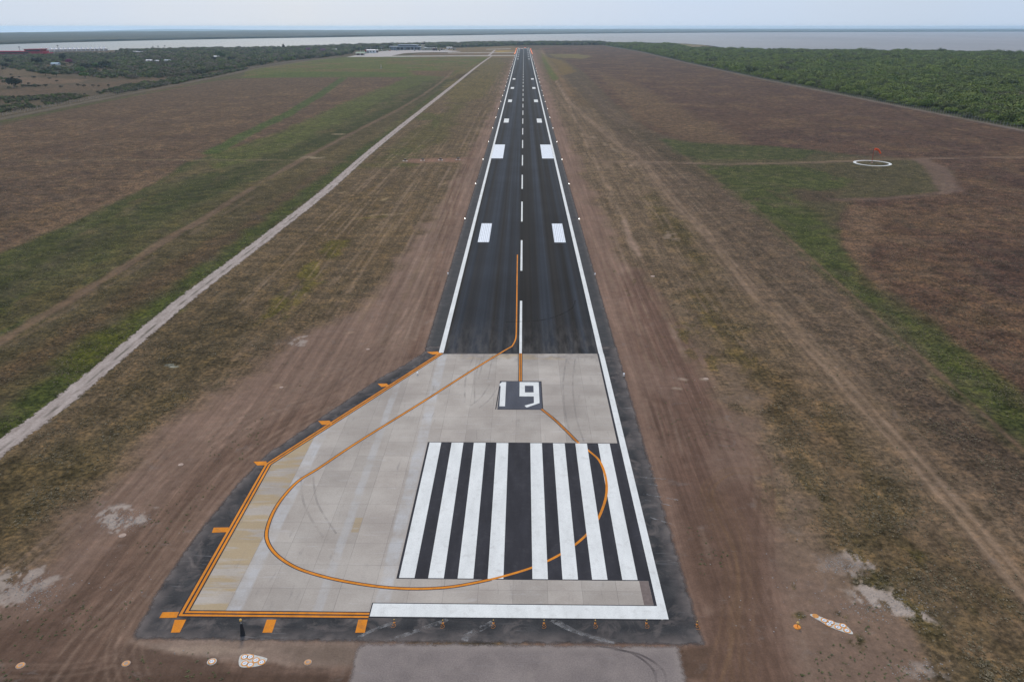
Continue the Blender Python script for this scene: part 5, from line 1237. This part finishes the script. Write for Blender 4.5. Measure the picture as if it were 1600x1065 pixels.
# green shelter
r, m_ = bld('shelter', 563, 86.6, 'green roofed open shelter on white posts by the left end of the apron', 'shelter')
b = MB(); b.add([(-11,-1,4.2),(11,-1,4.2),(12,9,4.2),(-10,9,4.2),(-8,4,6.6),(9,4,6.6)], [(0,1,5,4),(1,2,5),(2,3,4,5),(3,0,4)]); b.build('roof', M['roof_green'], r)
for px_ in (-9,-1,7): 
    for q_ in (0, 8): b = MB(); b.tube([(px_,q_,0),(px_,q_,4.4)], .28, 6); b.build('post', M['wall_white'], r)
b = MB(); b.box(-9,8,5.5,6,0,2.2); b.build('wall', M['band_dark'], r)
def mast(px, py, h_, lab, kind=0):
    x, y = G(px, py); r = empty('light_mast' if kind else 'mast', (x, y, 0), lab, 'mast'); b = MB(); b.tube([(0,0,0),(0,0,h_)], [.32,.16], 6); b.build('pole', M['wall_white'], r)
    if kind == 1: b = MB(); b.box(-4,4,-.25,.25,h_-.2,h_+.5); b.build('lamp_bar', M['wall_white'], r)
    elif kind == 2: b = MB(); b.tube([(-1.6,0,0),(0,0,h_*.7)], .14, 5); b.tube([(1.6,0,0),(0,0,h_*.7)], .14, 5); b.build('brace', M['wall_white'], r)
    else: b = MB(); b.box(-.6,.6,-.2,.2,h_-.2,h_+.3); b.build('head', M['wall_white'], r)
mast(563.4, 87.2, 13, 'thin white mast at the front of the green shelter'); mast(569.6, 87.0, 8, 'short white mast at the right of the green shelter')
mast(579.6, 79.8, 10.5, 'white mast on splayed braces behind the white hangar', 2); mast(589.6, 79.8, 8.5, 'thin mast just right of the white hangar')
mast(595.8, 79.0, 7.5, 'floodlight mast with a wide lamp bar left of the terminal', 1); mast(642.5, 79.2, 6, 'white mast in front of the terminal glazing')
# pale mast with splayed legs in the green meadow
x, y = G(595.5, 107.3); r = empty('beacon_mast', (x, y, 0), 'small cream painted mast on grey splayed legs in the green meadow', 'mast'); r.scale = (.8,.8,.68)
b = MB(); b.lathe([(.62,2.6),(.70,3.4),(.48,7.0),(.2,7.4)], 10); b.build('body', simple('cream_paint', (.62,.50,.38), .6, .1, 2), r)
b = MB(); [b.tube([(a_, c_, 0), (a_*.3, c_*.3, 2.7)], .16, 6) for a_, c_ in ((-1,-1),(1,-1),(1,1),(-1,1))]; b.build('leg', M['metal_grey'], r)
b = MB(); b.tube([(0,0,7.4),(.4,0,9.0)], .06, 5); b.build('antenna', M['metal_grey'], r)
b = MB(); b.box(-1.9,1.9,-1.9,1.9,0,.12); b.build('footing', M['post_concrete'], r)
# parked plane and vehicles
x, y = G(697, 79.2); r = empty('light_aircraft', (x, y, 0), 'small white high-wing aeroplane parked at the right of the apron', 'aeroplane')
b = MB(); b.tube([(-4.2,0,1.5),(-3.6,0,1.5),(-1.5,0,1.6),(.5,0,1.6),(3.6,0,1.7),(4.6,0,1.8)], [.25,.6,.85,.8,.35,.18], 10); b.build('fuselage', M['wall_white'], r, True)
b = MB(); b.add([(-1.6,-7,2.5),(.2,-7,2.5),(.4,7,2.5),(-1.6,7,2.5),(-1.6,-7,2.65),(.2,-7,2.6),(.4,7,2.6),(-1.6,7,2.65)], [(0,3,2,1),(4,5,6,7),(0,1,5,4),(1,2,6,5),(2,3,7,6),(3,0,4,7)]); b.build('wing', M['wall_white'], r)
b = MB(); b.add([(3.6,0,1.8),(4.8,0,1.8),(5.1,0,3.5),(4.4,0,3.5),(3.6,.1,1.8),(4.8,.1,1.8),(5.1,.1,3.5),(4.4,.1,3.5)], [(0,1,2,3),(4,7,6,5),(0,4,5,1),(1,5,6,2),(2,6,7,3),(3,7,4,0)]); b.box(3.9,4.8,-2,2,1.85,1.93); b.build('tail', M['wall_white'], r)
for a_, c_ in ((-3.2,0),(.2,-1.1),(.2,1.1)): b = MB(); b.tube([(a_, c_-.1, .28),(a_, c_+.1, .28)], .28, 10); b.tube([(a_, c_, .3),(a_, c_*.6, 1.2)], .07, 5); b.build('wheel', M['dark_metal'], r)
def vehicle(px, py, body, lab, van=False, rz=0):
    x, y = G(px, py); r = empty('parked_van' if van else 'parked_car', (x, y, 0), lab, 'van' if van else 'car', 'vehicles parked by the terminal', rz)
    hh = 2.1 if van else 1.45
    b = MB(); b.prof([(-2.1,.35),(2.1,.35),(2.15,.8),(1.5,.95),(1.2,hh),(-1.7 if van else -1.2,hh),(-2.1,.95)] if not van else [(-2.4,.35),(2.4,.35),(2.4,1.1),(1.7,1.3),(1.3,hh),(-2.3,hh),(-2.4,1.9)], -.85, .85); b.build('body', body, r)
    b = MB(); b.prof([(1.42,1.0),(1.18,hh-.1),(-1.1,hh-.1),(-1.7,1.0)], -.87, .87); b.build('window', M['glass_dark'], r)
    for a_ in (-1.35,1.35):
        for s_ in (-1,1): b = MB(); b.tube([(a_, s_*.72, .34),(a_, s_*.9, .34)], .34, 10); b.build('wheel', M['dark_metal'], r)
W_, D_, RD = M['wall_white'], M['dark_metal'], M['wall_red']
for px, py, bd_, lab, vn in [(597,79.8,W_,'white van left of the terminal, nearest the floodlight mast',True),(601,80,D_,'dark car left of the terminal between two white vehicles',False),(605,80,W_,'white car just left of the terminal canopy',False),
     (609,79.9,RD,'red car in front of the left end of the terminal',False),(620,79.8,W_,'white van in front of the left glazing of the terminal',True),(648,79.9,D_,'dark car in front of the right glazing of the terminal',False),
     (655,79.8,W_,'white car in front of the right wing of the terminal',False),(687,79.8,D_,'dark car right of the slim pale tower block',False),(693,78.9,W_,'white car behind the parked white plane',False),(589,82.6,D_,'dark van by the right end of the white hangar',True)]: vehicle(px, py, bd_, lab, vn)
# small houses in the scrub
for a in [(85,102.5,11,8,2.6,'wall_white','roof_blue','small house with a pale blue roof among trees at far left'),(212,83.5,10,7,3,'wall_white','tent','small white roofed house near the shore, left of two'),(220,84,7,6,3,'wall_white','tent','tiny white roofed house near the shore, right of two'),
          (232.5,97.5,9,6,2.8,'wall_white','tent','white roofed house in the scrub, left of three'),(245,98.3,6,5,2.6,'wall_white','tent','small white hut in the scrub between two houses'),(261,97.8,9,7,2.8,'wall_tan','roof_grey','grey roofed house in the scrub, right of three'),
          (337.5,91.6,9,7,3.2,'wall_white','tent','white roofed house beside the green spreading tree'),(522,79.6,12,6,3,'wall_tan','tent','pale roofed house in the woods right of the pink trees')]: house('small_house', *a)
# grandstand and paddock by the lake
r, m_ = bld('red_building', 0, 86.2, 'long low red building with a raised right end by the lake at far left', 'building')
b = MB(); b.box(-120, 92, 0, 26, 0, 7.9); b.build('wall', M['wall_red'], r)
b = MB(); b.box(-119, 62, -.4, -.1, 3.0, 6.2); b.build('window_band', M['band_dark'], r)
b = MB(); b.prof([(56,8.0),(88,8.0),(92,11.9),(54,11.3)], -1.5, 22); b.build('raised_block', M['wall_red'], r)
b = MB(); b.prof([(58,7.6),(88,7.6),(88.6,10.4),(58,10.0)], -1.9, -1.6); b.build('raised_window', M['band_dark'], r)
b = MB(); b.prof([(53,11.4),(95,12.0),(95,12.6),(53,12.0)], -3, 24); b.build('raised_roof', M['wall_red'], r)
b = MB(); b.box(92,104,2,20,0,5.2); b.build('side_wing', M['wall_red'], r)
b = MB(); b.box(-120,92,-.6,-.45,.4,1.4); b.build('base_stripe', M['wall_white'], r)
def tent():
    r = empty('white_tent', (0,0,0), 'x', 'tent')
    b = MB(); b.add([(-4.6,-4.6,3.4),(4.6,-4.6,3.4),(4.6,4.6,3.4),(-4.6,4.6,3.4),(-1.3,-1.3,4.9),(1.3,-1.3,4.9),(1.3,1.3,4.9),(-1.3,1.3,4.9),(0,0,7.2)], [(0,1,5,4),(1,2,6,5),(2,3,7,6),(3,0,4,7),(4,5,8),(5,6,8),(6,7,8),(7,4,8)]); b.build('canopy', M['tent'], r)
    for a_, c_ in ((-4.4,-4.4),(4.4,-4.4),(4.4,4.4),(-4.4,4.4)): b = MB(); b.tube([(a_, c_, 0),(a_, c_, 3.5)], .09, 5); b.build('pole', M['metal_grey'], r)
    b = MB(); b.box(-4.3,4.3,4.1,4.2,.1,3.4); b.build('back_wall', M['tent'], r)
    return r
tn = tent(); first = True
for k in range(15):
    o = tn if first else copy_tree(tn); first = False
    px, py = 66+k*7.0, 81.6-k*.13; x, y = G(px, py); o.location = (x, y, 0); o.scale = (1.1,1.1,1.6)
    o['label'] = 'white peaked tent touching the red building, leftmost of the row' if k == 0 else ('white peaked tent at the right end of the lakeside row' if k == 14 else 'white peaked tent in the middle of the lakeside row beside the red building')
    o['group'] = 'row of white tents by the lake'

# ================================================================== far shore and hills
def strip(name, near, far_d, hgt, mat, lab=None, nseg=400, rows=14, seed=0, bump_=1.0):
    P = np.array(GP(near)); s_ = np.concatenate([[0], np.cumsum(np.hypot(*np.diff(P, axis=0).T))]); tt = np.linspace(0, s_[-1], nseg)
    bx_ = np.interp(tt, s_, P[:,0]); by_ = np.interp(tt, s_, P[:,1])+160*fbm(tt, tt*0+seed, 1800, 4)
    bp = 818.3+(bx_-CAMX)*CC*KK/(by_+HP); fary = KK/(np.interp(bp, [q_[0] for q_ in EDGE], [q_[1] for q_ in EDGE])-42)-HP
    Xg, Yg, Zg = [], [], []
    for j in range(rows):
        f = (j/(rows-1))**1.6; k_ = 1+(fary/np.maximum(by_, 1500)-1)*f
        x_ = bx_*k_; y_ = by_*k_; z_ = hgt*(.75+bump_*fbm(x_+seed*999, y_, 160, 5, .75)) if j else np.full(nseg, -.5)
        if j == 1: x_, y_ = bx_*1.0005, by_+4
        Xg.append(x_); Yg.append(y_); Zg.append(np.maximum(z_, -.5))
    Xg, Yg, Zg = map(np.array, (Xg, Yg, Zg))
    return tag(grid_mesh(name, Xg.ravel(), Yg.ravel(), Zg.ravel(), rows, nseg, np.ones((rows-1, nseg-1), bool), mat), lab, kind='structure')
t = NT('far_land'); c = t.mix(t.rng(t.noise(.0022, 5, .6), .4, .6), (.030,.040,.030,1), (.065,.065,.042,1))
M['farland'] = t.finish(t.bright(c, t.rng(t.noise(.02, 4, .7), .3, .7, .7, 1.3)), .95, .1)
strip('far_shore', FS, 6.0, 9, M['farland'], seed=1)
t = NT('far_hill'); M['hill'] = t.finish(t.mix(t.rng(t.noise(.0012, 5), .4, .6), (.05,.06,.045,1), (.08,.08,.06,1)), .95, .1)
def hills():
    TOP = [(-900,57),(-300,53),(0,51.6),(60,50.4),(100,49.0),(170,47.6),(230,46.2),(260,45.7),(330,46.0),(400,46.9),(470,47.1),(560,47.3),(640,47.8),(760,50)]
    px_h = np.linspace(-900, 760, 220); ty = np.interp(px_h, [q_[0] for q_ in TOP], [q_[1] for q_ in TOP]); rows = 10; Xg = []; Yg = []; Zg = []
    for j in range(rows):
        f = j/(rows-1); D_ = 19500+2500*f; x_ = CAMX+(px_h-818.3)/CC*(D_+HP)/KK; z_t = H*(1-(D_+HP)/(KK/(ty-42)))+14*fbm(px_h*1.0, px_h*0+3, 60, 4)
        z_ = np.where(j < 1, -320, z_t-60*(1-math.sin(min(1, f*1.6)*math.pi/2))); Xg.append(x_); Yg.append(x_*0+D_); Zg.append(z_)
    Xg, Yg, Zg = map(np.array, (Xg, Yg, Zg))
    tag(grid_mesh('hills', Xg.ravel(), Yg.ravel(), Zg.ravel(), rows, 220, np.ones((rows-1, 219), bool), M['hill']), kind='structure')
hills()

# ================================================================== haze
b = MB(); b.box(-34000, 34000, -400, 23500, -325, 66)
hz = bpy.data.materials.new('haze'); hz.use_nodes = True; n_ = hz.node_tree; n_.nodes.clear()
ho = n_.nodes.new('ShaderNodeOutputMaterial'); pv = n_.nodes.new('ShaderNodeVolumePrincipled')
pv.inputs['Color'].default_value = (.58,.79,.98,1); pv.inputs['Density'].default_value = 5.5e-5; pv.inputs['Anisotropy'].default_value = .5
n_.links.new(pv.outputs[0], ho.inputs['Volume'])
tag(b.build('haze', hz), 'pale blue haze hanging over the whole airfield and lake', 'haze', kind='stuff')
